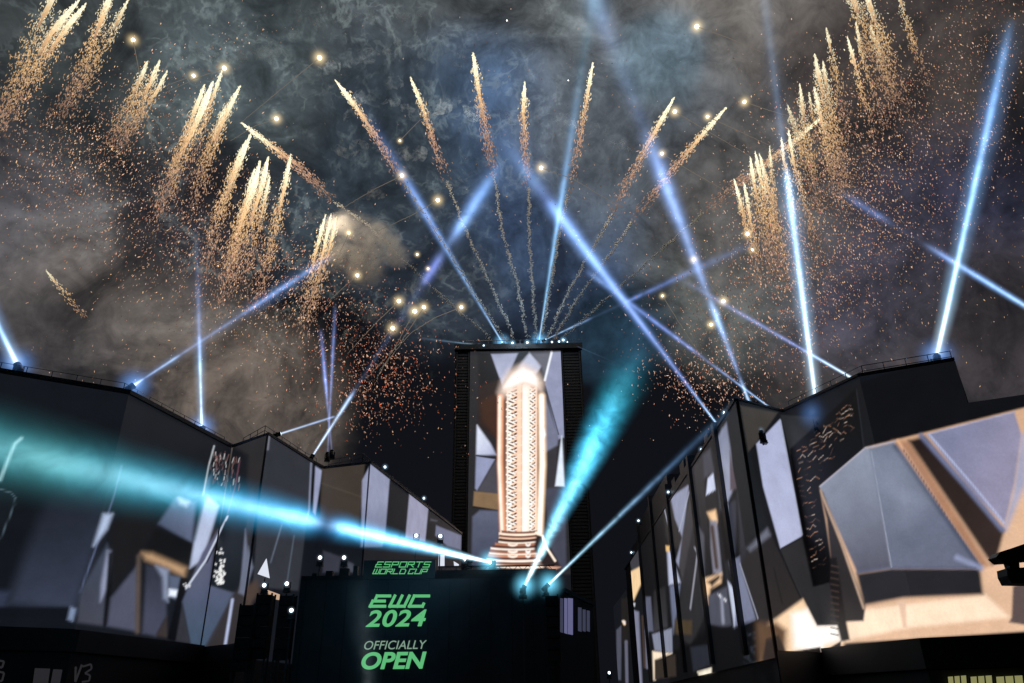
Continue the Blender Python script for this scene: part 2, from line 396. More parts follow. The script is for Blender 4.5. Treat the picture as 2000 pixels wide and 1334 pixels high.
poly(Cq((310,762),(356,688),(366,785),(325,812)), (62,62,70), 2); poly(Cq((314,812),(367,784),(366,868),(332,945),(322,930)), (230,196,152), 2.5)
poly(Cq((250,1085),(275,1062),(272,1320),(252,1320)), (74,76,98), 2); line(Cq((288,1040),(290,1320)), 9, (30,30,36), 2)
poly(Cq((272,940),(308,930),(310,1150),(276,1150)), (40,36,36), 2); line(Cq((284,1045),(288,1056)), 5, (225,190,140), 2)
line(Cq((296,1140),(300,1330)), 6, (92,92,118), 2)
poly(Cq((330,990),(356,1000),(372,1340),(338,1340)), (112,114,144), 2.5); line(Cq((372,1020),(382,1260)), 4, (70,56,50), 2); line(Cq((392,1090),(396,1260)), 7, (96,96,120), 2)
poly(Cq((388,928),(412,928),(424,1092),(384,1092)), (84,88,116), 2)
for q in ((330,965),(285,1050),(735,925),(760,945)): poly(Cq((q[0]-7,q[1]-7),(q[0]+7,q[1]-5),(q[0]+5,q[1]+7)), (225,225,235), 2.5)
# ---- right near wall
def D(*p): return Z(1400, 660, 1.98, *p)
poly(D((470,200),(915,60),(1260,150),(1260,400),(570,460)), (21,22,29), 3)
poly(D((392,570),(570,425),(1250,255),(1250,1130),(500,1180),(480,1100),(420,700)), (196,158,128), 3, (214,176,146), (D((700,500))[0], D((1000,1050))[0]))
poly(D((500,1095),(570,1050),(1040,995),(1130,1080),(730,1122),(510,1168)), (246,218,190), 6)
poly(D((700,1020),(720,1118),(735,1122),(730,1015)), (214,180,156), 3)
poly(D((1140,1080),(1145,960),(1250,930),(1250,1120),(1130,1100)), (92,78,76), 3)
poly(D((1175,372),(1195,370),(1195,560),(1120,745),(1108,740),(1145,600)), (150,150,186), 8)
poly(D((680,400),(745,395),(1055,880),(1020,892)), (160,118,92), 7); line(D((700,398),(860,650),(1030,895)), 5, (206,160,126), 4)
for k in range(14):
    x0, y0 = 720+k*20, 430+k*31; line(D((x0, y0), (x0+20, y0+30)), 2, (120,84,66), 1.5)
poly(D((740,396),(805,380),(1112,745),(1078,872),(1065,880)), (46,37,36), 5, (60,48,44), (D((780,420))[0], D((1080,840))[0]))
poly(D((812,372),(1150,285),(1177,372),(1150,560),(1112,722),(1000,610)), (112,116,158), 3, (134,126,164), (D((900,400))[0], D((1120,500))[0]))
line(D((790,378),(950,560),(1104,742)), 9, (92,102,150), 5); line(D((820,372),(1000,580),(1112,716)), 3, (160,172,220), 2.5)
# the folded blue-grey slab
poly(D((396,576),(572,428),(595,426),(676,890),(545,912)), (122,132,158), 3, (84,84,106), (D((450,520))[0], D((620,900))[0]))
poly(D((588,428),(684,403),(1022,885),(1018,892),(672,892)), (100,112,140), 3, (92,98,128), (D((640,420))[0], D((900,880))[0]))
line(D((690,420),(1015,880)), 8, (66,78,110), 6)
poly(D((540,912),(676,890),(1018,890),(1030,992),(720,1005),(568,1034)), (44,42,50), 5)
line(D((930,850),(1022,890)), 8, (130,142,190), 7)
line(D((545,905),(675,888),(1000,890)), 4, (88,94,132), 4)
poly(D((395,578),(412,600),(575,1040),(568,1095),(488,1098),(450,900),(440,860),(425,700)), (50,46,48), 3)
line(D((400,590),(480,790),(568,1045)), 4, (176,150,130), 3)
poly(D((195,1110),(335,1010),(388,1112),(466,1112),(478,1172),(500,1172),(440,1260),(170,1260)), (236,200,164), 5)
poly(D((290,1070),(350,1050),(388,1112),(466,1112),(476,1168),(418,1186),(404,1216),(300,1200)), (255,250,246), 9)
poly(D((150,1100),(230,1100),(270,1130),(266,1218),(160,1270)), (96,72,54), 8)
poly(D((190,1165),(240,1150),(268,1216),(240,1290),(170,1290)), (56,46,42), 3)
poly(D((268,1216),(400,1195),(405,1216),(480,1172),(480,1260),(240,1290)), (34,27,26), 2)
poly(D((332,1000),(245,815),(332,770),(380,960),(435,945),(470,1110),(388,1112)), (48,46,50), 2)
line(D((250,815),(330,772)), 2, (30,28,32), 1.5)
poly(D((430,850),(462,850),(500,1095),(515,1168),(482,1172),(466,1110),(440,960)), (32,28,30), 3)
for k in range(12): line(D((442,880+k*24),(470,886+k*24)), 2.5, (70,58,54), 2)
poly(D((540,196),(566,430),(396,575),(440,872),(435,945),(372,962),(330,770),(283,430)), (12,11,14), 2.5)
for k in range(26):     # orange wavy relief lines on the black panel
    t = k/26.0; y = 250 + 640*t
    x0 = 290 + max(0, (y-430))*0.16 + (max(0, 430-y))*1.02; x1 = (545 if y < 420 else 545-(y-420)*1.05) if y < 565 else 398 + (y-575)*0.16
    xs = np.arange(x0+12, max(x1-8, x0+40), 13.0)
    if len(xs) > 1:
        pts = [(x + rng.normal()*3, y - (x-x0)*0.42 + rng.normal()*6 + 30) for i, x in enumerate(xs)]
        for i in range(len(pts)-1):
            if rng.random() < 0.66: line(D(pts[i], pts[i+1]), 1.0, random.choice([(150,108,82), (112,82,66), (78,58,50), (165,148,138)]), 1.1)
line(D((540,200),(570,428)), 2, (40,42,52), 1.5)

line(D((598,440),(676,886)), 1.6, (138,146,172), 1.4); line(D((400,574),(574,426),(690,400)), 2.2, (150,158,186), 1.8); line(D((826,370),(1150,287)), 2, (150,150,186), 1.6)
poly(D((600,500),(700,480),(800,640),(720,700)), (118,128,158), 34)
for a_, b_ in (((596,420),(545,620)), ((716,190),(752,335)), ((470,490),(505,640)), ((832,775),(916,1030)), ((1022,98),(1124,636)), ((774,496),(792,740))): line(Cq(a_, b_), 1.6, (150,156,184), 1.3)
# ---- tower screen
def T(*p): return Z(850, 640, 2.614, *p)
poly(T((150,100),(700,90),(700,1260),(150,1260)), (44,42,47), 2)
poly(T((215,130),(285,132),(345,312),(310,330),(225,300)), (28,27,30), 4)
poly(T((285,135),(425,130),(348,312)), (140,146,184), 2, (170,176,212), (T((300,140))[0], T((350,300))[0]))
poly(T((480,126),(546,192),(468,306),(350,312),(405,190)), (172,178,210), 2.5)
poly(T((425,130),(480,126),(350,310),(345,300)), (36,36,46), 4)
poly(T((598,124),(648,122),(658,560),(628,570),(562,300),(560,265)), (128,134,176), 2)
poly(T((490,130),(596,124),(560,265),(540,200)), (96,96,112), 4)
line(T((594,128),(560,268)), 4, (232,236,248), 2)
poly(T((222,300),(330,260),(335,560),(300,560),(218,500)), (50,38,34), 4)
poly(T((230,380),(320,330),(310,560),(240,470)), (70,44,32), 6)
poly(T((214,498),(282,592),(312,650),(210,650)), (206,214,240), 3, (150,158,200), (T((220,560))[0], T((310,640))[0]))
poly(T((209,655),(306,670),(214,832),(204,820)), (128,136,182), 2.5)
poly(T((306,680),(330,690),(326,850),(215,835)), (74,70,84), 3)
line(T((209,652),(312,668)), 2.5, (26,26,36), 1.5)
poly(T((198,835),(325,847),(325,932),(193,912)), (126,102,76), 2); line(T((193,914),(325,936)), 2.5, (30,26,26), 2)
poly(T((190,965),(228,932),(332,935),(332,1040),(292,1215),(184,1215)), (86,92,124), 3, (60,66,96), (T((230,950))[0], T((240,1200))[0]))
poly(T((545,650),(622,590),(622,820),(555,840)), (58,54,62), 3); poly(T((556,330),(630,560),(624,600),(556,640)), (104,108,142), 3)
line(T((562,300),(630,545)), 2, (40,42,54), 1.5)
poly(T((613,808),(646,552),(660,812)), (212,226,246), 2.5)
poly(T((556,822),(662,812),(670,1232),(600,1232)), (66,68,92), 3)
# golden column trophy with a glyph relief between two bright rods
poly(T((345,310),(360,265),(540,265),(560,350),(560,1050),(330,1050),(315,350)), (46,34,34), 4, (64,46,42), (T((440,350))[0], T((440,1000))[0]))
poly(T((360,300),(375,272),(512,272),(524,330),(518,1045),(358,1045)), (176,120,98), 4, (206,150,124), (T((440,320))[0], T((440,1040))[0]))
for x0, x1 in ((362, 422), (478, 514)):
    poly(T((x0, 318), (x1, 300), (x1-3, 1036), (x0, 1036)), (74, 46, 40), 2)
    wd_ = x1-x0; y = 306; k = 0
    while y < 1030:      # linked angular glyphs, one every 37 units
        f = lambda u, v: (x0 + wd_*u, y + 37*v)
        line(T(f(.05,.0), f(.55,.28), f(.15,.55), f(.75,.95)), 3.2, (255,244,232), 1.0)
        line(T(f(.95,.05), f(.5,.32), f(.85,.62)), 2.6, (255,214,186), 1.0)
        line(T(f(.62,.70), f(.98,.52)), 2.0, (255,250,244), .9)
        poly(T(f(.0,.2), f(.22,.36), f(.0,.52)), (36,24,26), 1.0); poly(T(f(.6,.45), f(.95,.4), f(.7,.62)), (30,22,26), 1.0)
        if k % 3 == 1: line(T(f(.2,.1), f(.4,.02)), 4, (255,255,252), 1.5)
        y += 37; k += 1
for x, w, c in ((370, 3, (255,236,220)), (430, 9, (255,206,178)), (447, 4, (232,160,130)), (461, 12, (255,250,240)), (477, 5, (255,240,224)), (516, 3, (255,224,204))):
    line(T((x, 300), (x-2, 1045)), w, c, 2.2)
for yy in range(330, 1040, 46): line(T((408, yy), (440, yy-6)), 2.2, (250,214,190), 1.6)
line(T((334,352),(332,700),(345,1045)), 11, (236,166,128), 4); line(T((329,356),(327,700),(341,1045)), 5, (255,242,226), 2.5)
line(T((543,350),(548,700),(532,1045)), 13, (255,216,176), 5); line(T((543,350),(547,700),(533,1045)), 8, (255,253,248), 3)
line(T((550,520),(556,545),(545,570)), 4, (255,255,255), 4)
FILM.append(('p', np.array(T((352,345),(330,330),(345,280),(380,225),(450,190),(515,225),(545,280),(540,320),(450,300))), lin((238,214,198)), 13, None, None))
FILM.append(('p', np.array(T((385,300),(352,305),(372,270),(402,236),(450,208),(492,226),(520,262),(515,290),(450,272))), lin((255,252,246)), 6, None, None))
def ring(y0, y1, xl, xr, c, sag=7):
    n = 12; f = lambda u: 4*u*(1-u)*sag
    top = [(xl+(xr-xl)*k/n, y0+f(k/n)) for k in range(n+1)]; bot = [(xl+(xr-xl)*k/n, y1+f(k/n)) for k in range(n, -1, -1)]
    poly(T(*(top+bot)), c, 1.8)
for (y0, y1, xl, xr, c) in ((1034,1050,338,520,(120,78,62)), (1046,1058,326,524,(255,232,210)), (1057,1070,330,518,(110,66,52)), (1068,1076,326,520,(250,206,176)), (1076,1092,330,512,(70,42,36)),
        (1090,1098,324,518,(255,238,220)), (1098,1112,306,524,(170,112,88)), (1110,1122,290,530,(96,58,48)), (1122,1132,284,532,(255,242,230)), (1132,1148,280,534,(150,96,76)), (1147,1156,276,538,(255,230,208)),
        (1156,1170,270,542,(196,132,104)), (1168,1180,266,548,(90,56,46)), (1180,1192,264,554,(255,240,226)), (1192,1208,282,562,(130,84,66)), (1208,1222,300,590,(255,226,204))):
    ring(y0, y1, xl, xr, c)
for (y0, y1) in ((1098,1112), (1132,1148), (1156,1170)):    # bright glints on the rings
    ring(y0+2, y1-2, 372, 420, (255,236,220)); ring(y0+2, y1-2, 462, 486, (255,250,244))
poly(T((515,1060),(552,1060),(645,1225),(560,1235),(505,1130)), (52,40,40), 3); line(T((515,1046),(548,1062),(560,1110),(612,1190)), 4, (255,236,216), 2)
poly(T((560,1215),(640,1222),(600,1240)), (200,150,124), 2.5)

# ------------------------------------------------------------------ the square and its buildings
def screen(parent, a, b, z0, z1, cell=0.13, out=0.12, name='video_screen', ext=(0, 0), top=None):
    """LED sheet on the vertical wall a->b, a fine grid carrying the film's colours; it stands `out` metres proud of the wall"""
    a = np.array(a, float); b = np.array(b, float); Lw = np.hypot(*(b-a)); t = (b-a)/Lw; a = a - t*ext[0]; b = b + t*ext[1]; Lw += sum(ext)
    n = np.array([t[1], -t[0]]);  n = -n if n @ (-(a+b)/2) < 0 else n      # towards the square
    nx = max(2, int(Lw/cell)); nz = max(2, int((z1-z0)/(cell)))
    s = np.linspace(0, Lw, nx+1); z = np.linspace(z0, z1, nz+1)
    S, Zz = np.meshgrid(s, z)
    if top is not None:      # sloping upper edge
        f = (Zz - z0)/(z1-z0); zt = top[0] + (top[1]-top[0])*S/Lw; Zz = z0 + f*(zt-z0)
    X = a[0] + t[0]*S + n[0]*out; Y = a[1] + t[1]*S + n[1]*out
    V = np.stack([X.ravel(), Y.ravel(), Zz.ravel()], 1)
    i = np.arange(nz)[:, None]*(nx+1) + np.arange(nx)[None, :]; i = i.ravel()
    F = np.stack([i, i+1, i+nx+2, i+nx+1], 1)
    C = film_colour(project(V))
    o = mesh_np(name, V, F, M_SCREEN, C, parent)
    # frame behind the sheet, giving the module depth
    return o
def building(name, label, plan_face, back, z0, z1, group=None, mat=None, base=(0, 0)):
    """plan_face: polyline towards the square, back: points that close the footprint"""
    c = np.mean(np.array(plan_face), 0); root = empty(name, (c[0], c[1], 0), label, 'building', group)
    MB().prism(list(plan_face) + list(back), 0, z1).build('wall', mat or M_CLAD, root)
    return root
def offset_line(plan, d):
    out = []
    for i, p in enumerate(plan):
        a = np.array(plan[max(i-1, 0)], float); b = np.array(plan[min(i+1, len(plan)-1)], float)
        t = (b-a)/np.hypot(*(b-a)); n = np.array([t[1], -t[0]]); n = -n if n @ (-np.array(p, float)) < 0 else n
        out.append(np.array(p, float) + n*d)
    return out
def band(name, plan, d0, d1, z0, z1, mat, parent):
    """a strip that follows the facade from d0 to d1 metres in front of it"""
    A0 = offset_line(plan, d0); A1 = offset_line(plan, d1); m = MB()
    for i in range(len(plan)-1):
        q = [tuple(A0[i]), tuple(A0[i+1]), tuple(A1[i+1]), tuple(A1[i])]; m.prism(q, z0, z1)
    return m.build(name, mat, parent)

# ground: one sheet to the horizon, then the paved square
o = MB().add([(-1500,-1500,0), (1500,-1500,0), (1500,1500,0), (-1500,1500,0)], [(0,1,2,3)]).build('ground', M_FASCIA); tag(o, kind='structure')
o = MB().add([(-24,-30,0.004), (18,-30,0.004), (18,128,0.004), (-24,128,0.004)], [(0,1,2,3)]).build('pavement', M_PAVE); tag(o, kind='structure')

ZT = 26.7
# left, near: two faces of one video wall block
pl = [(-62, 42.4), (-41, 54.7), (-32.8, 59.5), (-29.0, 74.0)]
b = building('video_wall_building', 'dark roofed building nearest on the left, its video wall crossed by the wide cyan beam', pl, [(-40, 86), (-72, 60)], 0, ZT)
screen(b, (-46, 51.78), (-32.8, 59.5), 7.9, ZT-0.05, ext=(0, .05)); screen(b, (-32.8, 59.5), (-29.0, 74.0), 7.75, ZT-0.05, ext=(.05, 0))
band('fascia', pl, 0.0, 0.9, 6.3, 7.8, M_FASCIA, b); band('parapet', pl, -0.5, 0.28, ZT, ZT+0.35, M_CLAD, b)
band('shopfront', pl, 0.0, 0.5, 0, 6.3, M_FASCIA, b)
# left, middle
pl = [(-28.6, 73.9), (-24.1, 70.3), (-22.0, 79.4), (-21.3, 81.6)]
b = building('video_wall_building', 'tall grey block in the middle of the left row, sharp corner towards the square', pl, [(-24, 90), (-33, 88)], 0, ZT)
screen(b, pl[0], pl[1], 7.7, ZT-0.05); screen(b, pl[1], pl[2], 6.5, ZT-0.05, 0.15); screen(b, pl[2], pl[3], 6.5, ZT-0.05)
band('parapet', pl, -0.5, 0.25, ZT, ZT+0.25, M_CLAD, b); band('shopfront', pl, 0.0, 0.4, 0, 6.4, M_FASCIA, b)
# left, far
pl = [(-21.2, 81.7), (-15.8, 80.0), (-8.2, 116.5)]
b = building('video_wall_building', 'brown and dark block farthest down the left row with separate pale screen panels', pl, [(-14, 124), (-24, 100)], 0, ZT)
screen(b, pl[0], pl[1], 6.5, ZT-0.05); screen(b, pl[1], pl[2], 12, ZT-0.05, 0.15)
band('parapet', pl, -0.5, 0.25, ZT, ZT+0.25, M_CLAD, b)
# right, far: the long wall along the street
pl = [(21.3, 150), (20.0, 62.9)]
b = building('video_wall_building', 'long right-hand street front with narrow tilted grey and gold panels', pl, [(27, 74), (34, 150)], 0, ZT)
screen(b, (21.15, 141.5), (20.0, 62.9), 5.5, ZT-0.05, 0.2)
band('parapet', pl, -0.5, 0.25, ZT, ZT+0.25, M_CLAD, b)
MB().prism([(20.47, 98.8), (20.86, 127.1), (32, 127.1), (32, 98.8)], ZT+0.26, 30.6).prism([(20.86, 127.2), (21.1, 139.5), (32, 139.5), (32, 127.2)], ZT+0.26, 28.6).prism([(20.3, 84), (20.46, 98.7), (32, 98.7), (32, 84)], ZT+0.26, 28.0).build('upper_storey', M_CLAD, b)
for y_, h_ in ((70.2, .7), (83.2, 1.5), (98.4, 2.4), (112.5, 4.6), (126.9, 4.3)):
    xw = 20.0 + (y_-62.9)*.01493; MB().box(xw-.5, xw+.6, y_, y_+.9, 6.2, ZT+h_).build('wall_fin', M_CLAD, b)
lw = [(21.32, 150.1), (21.75, 176)]; zl = on_wall(1213, 1166, (21.15, 141.5), (21.75, 176))[2]
MB().prism(lw + [(36, 176), (34, 150.1)], 0, zl).build('low_wing', M_CLAD, b); screen(b, lw[1], lw[0], 3.0, zl-.05, .22)
# right, middle
pl = [(20.1, 62.9), (25.1, 65.95)]
b = building('video_wall_building', 'narrow right-hand block with one tall pale lavender panel', pl, [(27.6, 67.2), (26, 72), (20.2, 70)], 0, ZT)
screen(b, pl[0], pl[1], 6.0, ZT-0.05, 0.1); band('parapet', pl, -0.5, 0.2, ZT, ZT+0.2, M_CLAD, b)
# right, near
pl = [(25.1, 65.95), (28.9, 57.8), (35.3, 54.9)]
b = building('video_wall_building', 'nearest right-hand building with black raised band over a huge folded grey and gold screen', pl, [(40, 62), (30, 72)], 0, ZT)
screen(b, pl[0], pl[1], 6.3, ZT-0.05, 0.09, ext=(0, .045)); screen(b, pl[1], pl[2], 6.3, ZT-0.05, 0.1, ext=(.045, .022))
band('parapet', pl, -0.4, 0.3, ZT, ZT+0.2, M_CLAD, b)
pl2 = [(35.3, 54.9), (52, 47.33)]
MB().prism([(35.31, 54.9), (52, 47.33), (58, 60), (41, 63)], 0, 23.1).build('wing', M_CLAD, b)
screen(b, (35.32, 54.89), (46, 50.05), 6.3, 23.05, 0.1)
plf = [(24.6, 67.2), (28.9, 57.8), (52, 47.33)]
f = band('fascia', plf, 0.12, 0.9, 4.3, 6.3, M_FASCIA, b)
band('shopfront', plf, 0.1, 0.5, 0, 4.2, M_FASCIA, b)
# small lit shop windows under the right-hand fascia
M_WIN = mat_emit('lit_window', (196, 194, 130), 0.45)
A_, B_ = offset_line([(28.9, 57.8), (52, 47.33)], 1.0)
for (x0, x1) in ((1848, 1886), (1892, 1936), (1942, 1996)):
    p = [on_wall(x, y, A_, B_) for x, y in ((x0, 1334), (x1, 1331), (x1+2, 1319), (x0+2, 1322))]
    p[0][2] -= 0.6; p[1][2] -= 0.6
    m = MB(); q = [tuple(v) for v in p]; nrm = np.array([-0.41, -0.91, 0])*0.06
    m.add(q + [tuple(np.array(v)-nrm) for v in q], [(0,1,2,3), (7,6,5,4), (0,4,5,1), (1,5,6,2), (2,6,7,3), (3,7,4,0)])
    w = m.build('window', M_WIN, b)
    fr = MB()
    for s in np.linspace(0, 1, 4):
        a = np.array(q[0])*(1-s) + np.array(q[1])*s + nrm*0.6; c = np.array(q[3])*(1-s) + np.array(q[2])*s + nrm*0.6
        fr.tube([a, c], 0.05, 4)
    fr.build('window_frame', M_FASCIA, w)

def railing(plan, z, parent, d=-0.9, step=1.6):
    A0 = offset_line(plan, d); m = MB()
    for i in range(len(plan)-1):
        a, c = A0[i], A0[i+1]; L_ = np.hypot(*(c-a)); k = max(1, int(L_/step))
        for j in range(k+1):
            p = a + (c-a)*j/k; m.box(p[0]-.025, p[0]+.025, p[1]-.025, p[1]+.025, z, z+1.0)
        for h in (.5, 1.0): m.tube([(a[0], a[1], z+h), (c[0], c[1], z+h)], .03, 4)
    return m.build('roof_railing', M_STEEL, parent)
for o_, pl_ in ((0, [(-62, 42.4), (-41, 54.7), (-32.8, 59.5), (-29.0, 74.0)]), (1, [(-28.6, 73.9), (-24.1, 70.3), (-22.0, 79.4), (-21.3, 81.6)]), (2, [(-21.2, 81.7), (-15.8, 80.0), (-8.2, 116.5)]), (5, [(25.1, 65.95), (28.9, 57.8), (35.3, 54.9)])):
    bb = sorted([o for o in bpy.data.objects if o.get('category') == 'building'], key=lambda o: o.name)[o_]
    railing(pl_, ZT+.25, bb)
far = sorted([o for o in bpy.data.objects if o.get('category') == 'building'], key=lambda o: o.name)[3]
for k, (y, h, w) in enumerate(((66, .9, 2.2), (71, .5, 3.0), (75.5, 1.3, 1.6), (80, .7, 2.6), (88, 1.2, 2.4), (94, .8, 2.0))):
    MB().box(20.35 + k*.02, 23, y, y+w, ZT+.26 if y < 84 else 28.01, (ZT+.26 if y < 84 else 28.01)+h).build('roof_cabinet', M_CLAD, far)
# far behind, the dark block between the rows on the right of the stage with lit curtains
cx = atY(1120, 1190, 100)
b = empty('lit_pavilion', (cx[0], 100, 0), 'small pavilion with pale violet lit curtains right of the stage', 'building')
def wpoly(pts, Y, th=0.3):
    v = [tuple(atY(x, y, Y)) for x, y in pts]; n = len(v); w = [(p[0], p[1]+th, p[2]) for p in v]
    return MB().add(v + w, [tuple(range(n)), tuple(reversed(range(n, 2*n)))] + [(i, n+i, n+(i+1) % n, (i+1) % n) for i in range(n)])
m = wpoly([(1086,1334),(1086,1160),(1104,1150),(1158,1178),(1160,1334)], 101, 6); m.build('wall', M_FASCIA, b)
M_CURT = mat_emit('lit_curtain', (104, 104, 142), 0.9); M_CURT2 = mat_emit('dim_curtain', (62, 64, 84), 0.9)
for (x0, x1, y0, y1, mm) in ((1094,1100,1168,1236,M_CURT2), (1102,1108,1168,1238,M_CURT), (1109,1119,1168,1240,M_CURT), (1129,1136,1186,1234,M_CURT2), (1138,1144,1190,1234,M_CURT2), (1146,1152,1192,1234,M_CURT2)):
    wpoly([(x0,y0),(x1,y0+1),(x1,y1),(x0,y1-2)], 100.8, 0.15).build('curtain', mm, b)
wpoly([(1084,1156),(1104,1148),(1162,1178),(1162,1184),(1104,1156),(1084,1164)], 100.5, 1.2).build('roof', M_BLACK, b)

# ------------------------------------------------------------------ tower with the tall screen
YT = 130.0
M_SHAFT = mat_pbr('tower_shaft', (0.016, 0.017, 0.02), 0.8, 0.0, 0.3, 0.12)
t = empty('screen_tower', (1.2, YT, 0), 'tall dark tower at the end of the square showing a golden column trophy', 'tower')
MB().box(-10.9, 13.2, YT+0.6, YT+16, 0, 64.6).build('shaft', M_SHAFT, t)
sc = screen(t, (-8.0, YT), (9.25, YT), 20.0, 64.2, 0.12, 0.0)
# the dark side strips with their steel ribs
for x0, x1 in ((-10.6, -8.15), (9.4, 12.9)):
    m = MB()
    for z in np.arange(1, 64, 0.6): m.box(x0, x1, YT+0.22, YT+0.35, z, z+0.42)
    m.box(x0, x0+0.2, YT-0.02, YT+0.5, 0, 64.3); m.box(x1-0.2, x1, YT-0.02, YT+0.5, 0, 64.3)
    m.build('side_grille', M_SHAFT, t)
m = MB(); m.box(-11.0, 13.4, YT-0.6, YT+0.55, 64.45, 65.5); m.build('head_beam', M_BLACK, t)
m = MB()
for x in np.arange(-10.5, 13.2, 1.5): m.box(x, x+0.08, YT-0.4, YT-0.32, 65.5, 66.3)
m.tube([(-10.6, YT-0.36, 66.3), (13.2, YT-0.36, 66.3)], 0.06, 5); m.build('railing', M_STEEL, t)

# ------------------------------------------------------------------ stage: a dark block whose screen shows green words
YS = 62.0
st = empty('stage_block', (-6.8, YS, 0), 'wide dark stage block in the square showing green words on its front', 'stage')
M_STG = mat_pbr('stage_cloth', (0.035, 0.038, 0.042), 0.85, 0, 0.4, 0.25)
m = MB(); m.prism([(-17.0, YS), (3.3, YS), (3.3, YS+7), (-17.0, YS+7)], 0, 11.9); m.build('housing', M_STG, st)
m = MB(); m.box(-16.9, 3.2, YS-0.25, YS-0.02, 0.4, 11.5); sp = m.build('screen_panel', mat_pbr('dark_screen', (0.032, 0.036, 0.042), 0.4, 0.1, 0.3, 0.3), st)
m = MB()
for x in np.arange(-16.5, 3.3, 1.62): m.box(x, x+0.05, YS-0.29, YS-0.25, 0.4, 11.5)
m.build('panel_joint', M_BLACK, st)
MB().box(-12.05, -6.35, YS-0.25, YS+.3, 11.53, 13.0).build('screen_panel', bpy.data.materials['dark_screen'], st)
MB().box(-6.3, 3.25, YS+0.0, YS+6.9, 11.905, 12.2).build('upper_deck', M_STG, st)
m = MB()      # lighting truss along the right half of the deck
for zz in (12.2, 12.6): m.tube([(-6.2, YS+.55, zz), (3.2, YS+.55, zz)], .035, 5); m.tube([(-6.2, YS+.95, zz), (3.2, YS+.95, zz)], .035, 5)
for k in range(23):
    x = -6.2 + k*.402; m.tube([(x, YS+.55, 12.2), (x+.402, YS+.55, 12.6)] if k % 2 else [(x, YS+.55, 12.6), (x+.402, YS+.55, 12.2)], .02, 4)
m.build('truss', M_STEEL, st)
for k in range(4):
    x = -16.4 + k*1.1; MB().box(x, x+.35+.2*(k % 3), YS+.9, YS+1.5, 11.9, 12.25+.18*((k*5) % 4)).build('equipment_box', M_BLACK, st)
M_GREEN = mat_emit('green_letters', (110, 214, 140), 0.72); M_GREEN2 = mat_emit('pale_green_letters', (170, 208, 184), 0.55)
def text_mesh(name, body, px, py, w_px, mat, parent, h_px, bold=0.0, shear=0.25, Y=YS-0.31, space=1.0):
    cu = bpy.data.curves.new(name, 'FONT'); cu.body = body; cu.size = 1.0; cu.extrude = 0.02; cu.offset = bold; cu.shear = shear; cu.space_character = space
    ob = bpy.data.objects.new('tmp', cu); COL.objects.link(ob); dg = bpy.context.evaluated_depsgraph_get(); dg.update()
    me = bpy.data.meshes.new_from_object(ob.evaluated_get(dg)); bpy.data.objects.remove(ob)
    co = np.empty(len(me.vertices)*3); me.vertices.foreach_get('co', co); co = co.reshape(-1, 3)
    lo, hi = co.min(0), co.max(0); co = (co-lo)/np.maximum(hi-lo, 1e-6)
    p0 = atY(px, py+h_px, Y); p1 = atY(px+w_px, py+h_px, Y); p2 = atY(px, py, Y)
    W_ = p1[0]-p0[0]; H_ = p2[2]-p0[2]
    v = np.stack([p0[0] + co[:, 0]*W_, Y - 0.03 + 0.03*co[:, 2], p0[2] + co[:, 1]*H_], 1)
    me.vertices.foreach_set('co', v.ravel()); me.update(); me.materials.clear(); me.materials.append(mat); me.name = name
    o = bpy.data.objects.new(name, me); COL.objects.link(o); o.parent = parent; o.matrix_parent_inverse = Matrix.Translation(-Vector(parent.location))
    return o
STROKES = {   # angular display letters on a 0..1 grid, drawn as bars
 'E': [((0,0),(1,0)), ((0,.5),(.8,.5)), ((.12,1),(1,1)), ((0,0),(0,.5)), ((.12,.74),(.12,1))],
 'S': [((.05,1),(1,1)), ((.05,1),(.05,.52)), ((.05,.52),(.95,.5)), ((.95,.5),(.95,0)), ((0,0),(.95,0))],
 'P': [((0,0),(0,1)), ((0,1),(.95,1)), ((.95,1),(.95,.45)), ((.95,.45),(0,.45))],
 'O': [((0,0),(0,1)), ((0,1),(1,1)), ((1,1),(1,0)), ((1,0),(0,0))],
 'R': [((0,0),(0,1)), ((0,1),(.95,1)), ((.95,1),(.95,.5)), ((.95,.5),(0,.5)), ((.45,.5),(1,0))],
 'T': [((0,1),(1,1)), ((.5,1),(.5,0))],
 'W': [((0,1),(0,0)), ((0,0),(1,0)), ((.5,0),(.5,1)), ((1,0),(1,1))],
 'L': [((0,1),(0,0)), ((0,0),(.9,0))],
 'D': [((0,0),(0,1)), ((0,1),(.75,1)), ((.75,1),(1,.7)), ((1,.7),(1,0)), ((1,0),(0,0))],
 'C': [((1,1),(0,1)), ((0,1),(0,0)), ((0,0),(.9,0)), ((.9,0),(.9,.22))],
 'U': [((0,1),(0,0)), ((0,0),(1,0)), ((1,0),(1,1))]}
def block_text(name, body, quad, mat, parent, wid, gap=0.32, Y=YS-0.31, space=0.5):
    """quad: frame corners (lower left, lower right, upper left); letters lean with it"""
    p0, p1, p2 = (atY(x, y, Y) for x, y in quad); ex = p1-p0; ez = p2-p0
    total = sum(1.0 if ch != ' ' else space for ch in body) + gap*(len(body)-1); cx = 0; m = MB(); H = abs(ez[2])
    for ch in body:
        if ch == ' ': cx += space+gap; continue
        for k, (a, b) in enumerate(STROKES[ch]):
            A_ = p0 + ex*(cx+a[0])/total + ez*a[1]; B_ = p0 + ex*(cx+b[0])/total + ez*b[1]
            d = B_-A_; d /= np.linalg.norm(d); nn = np.array([-d[2], 0, d[0]])*wid*H*0.5; e = d*wid*H*0.5
            q = [A_-e-nn, B_+e-nn, B_+e+nn, A_-e+nn]; dy = np.array([0, 0.003*(k+1), 0])
            m.add([tuple(v-dy) for v in q] + [tuple(v+np.array([0, .03, 0])-dy) for v in q], [(0,1,2,3), (7,6,5,4), (0,4,5,1), (1,5,6,2), (2,6,7,3), (3,7,4,0)])
        cx += 1+gap
    return m.build(name, mat, parent)
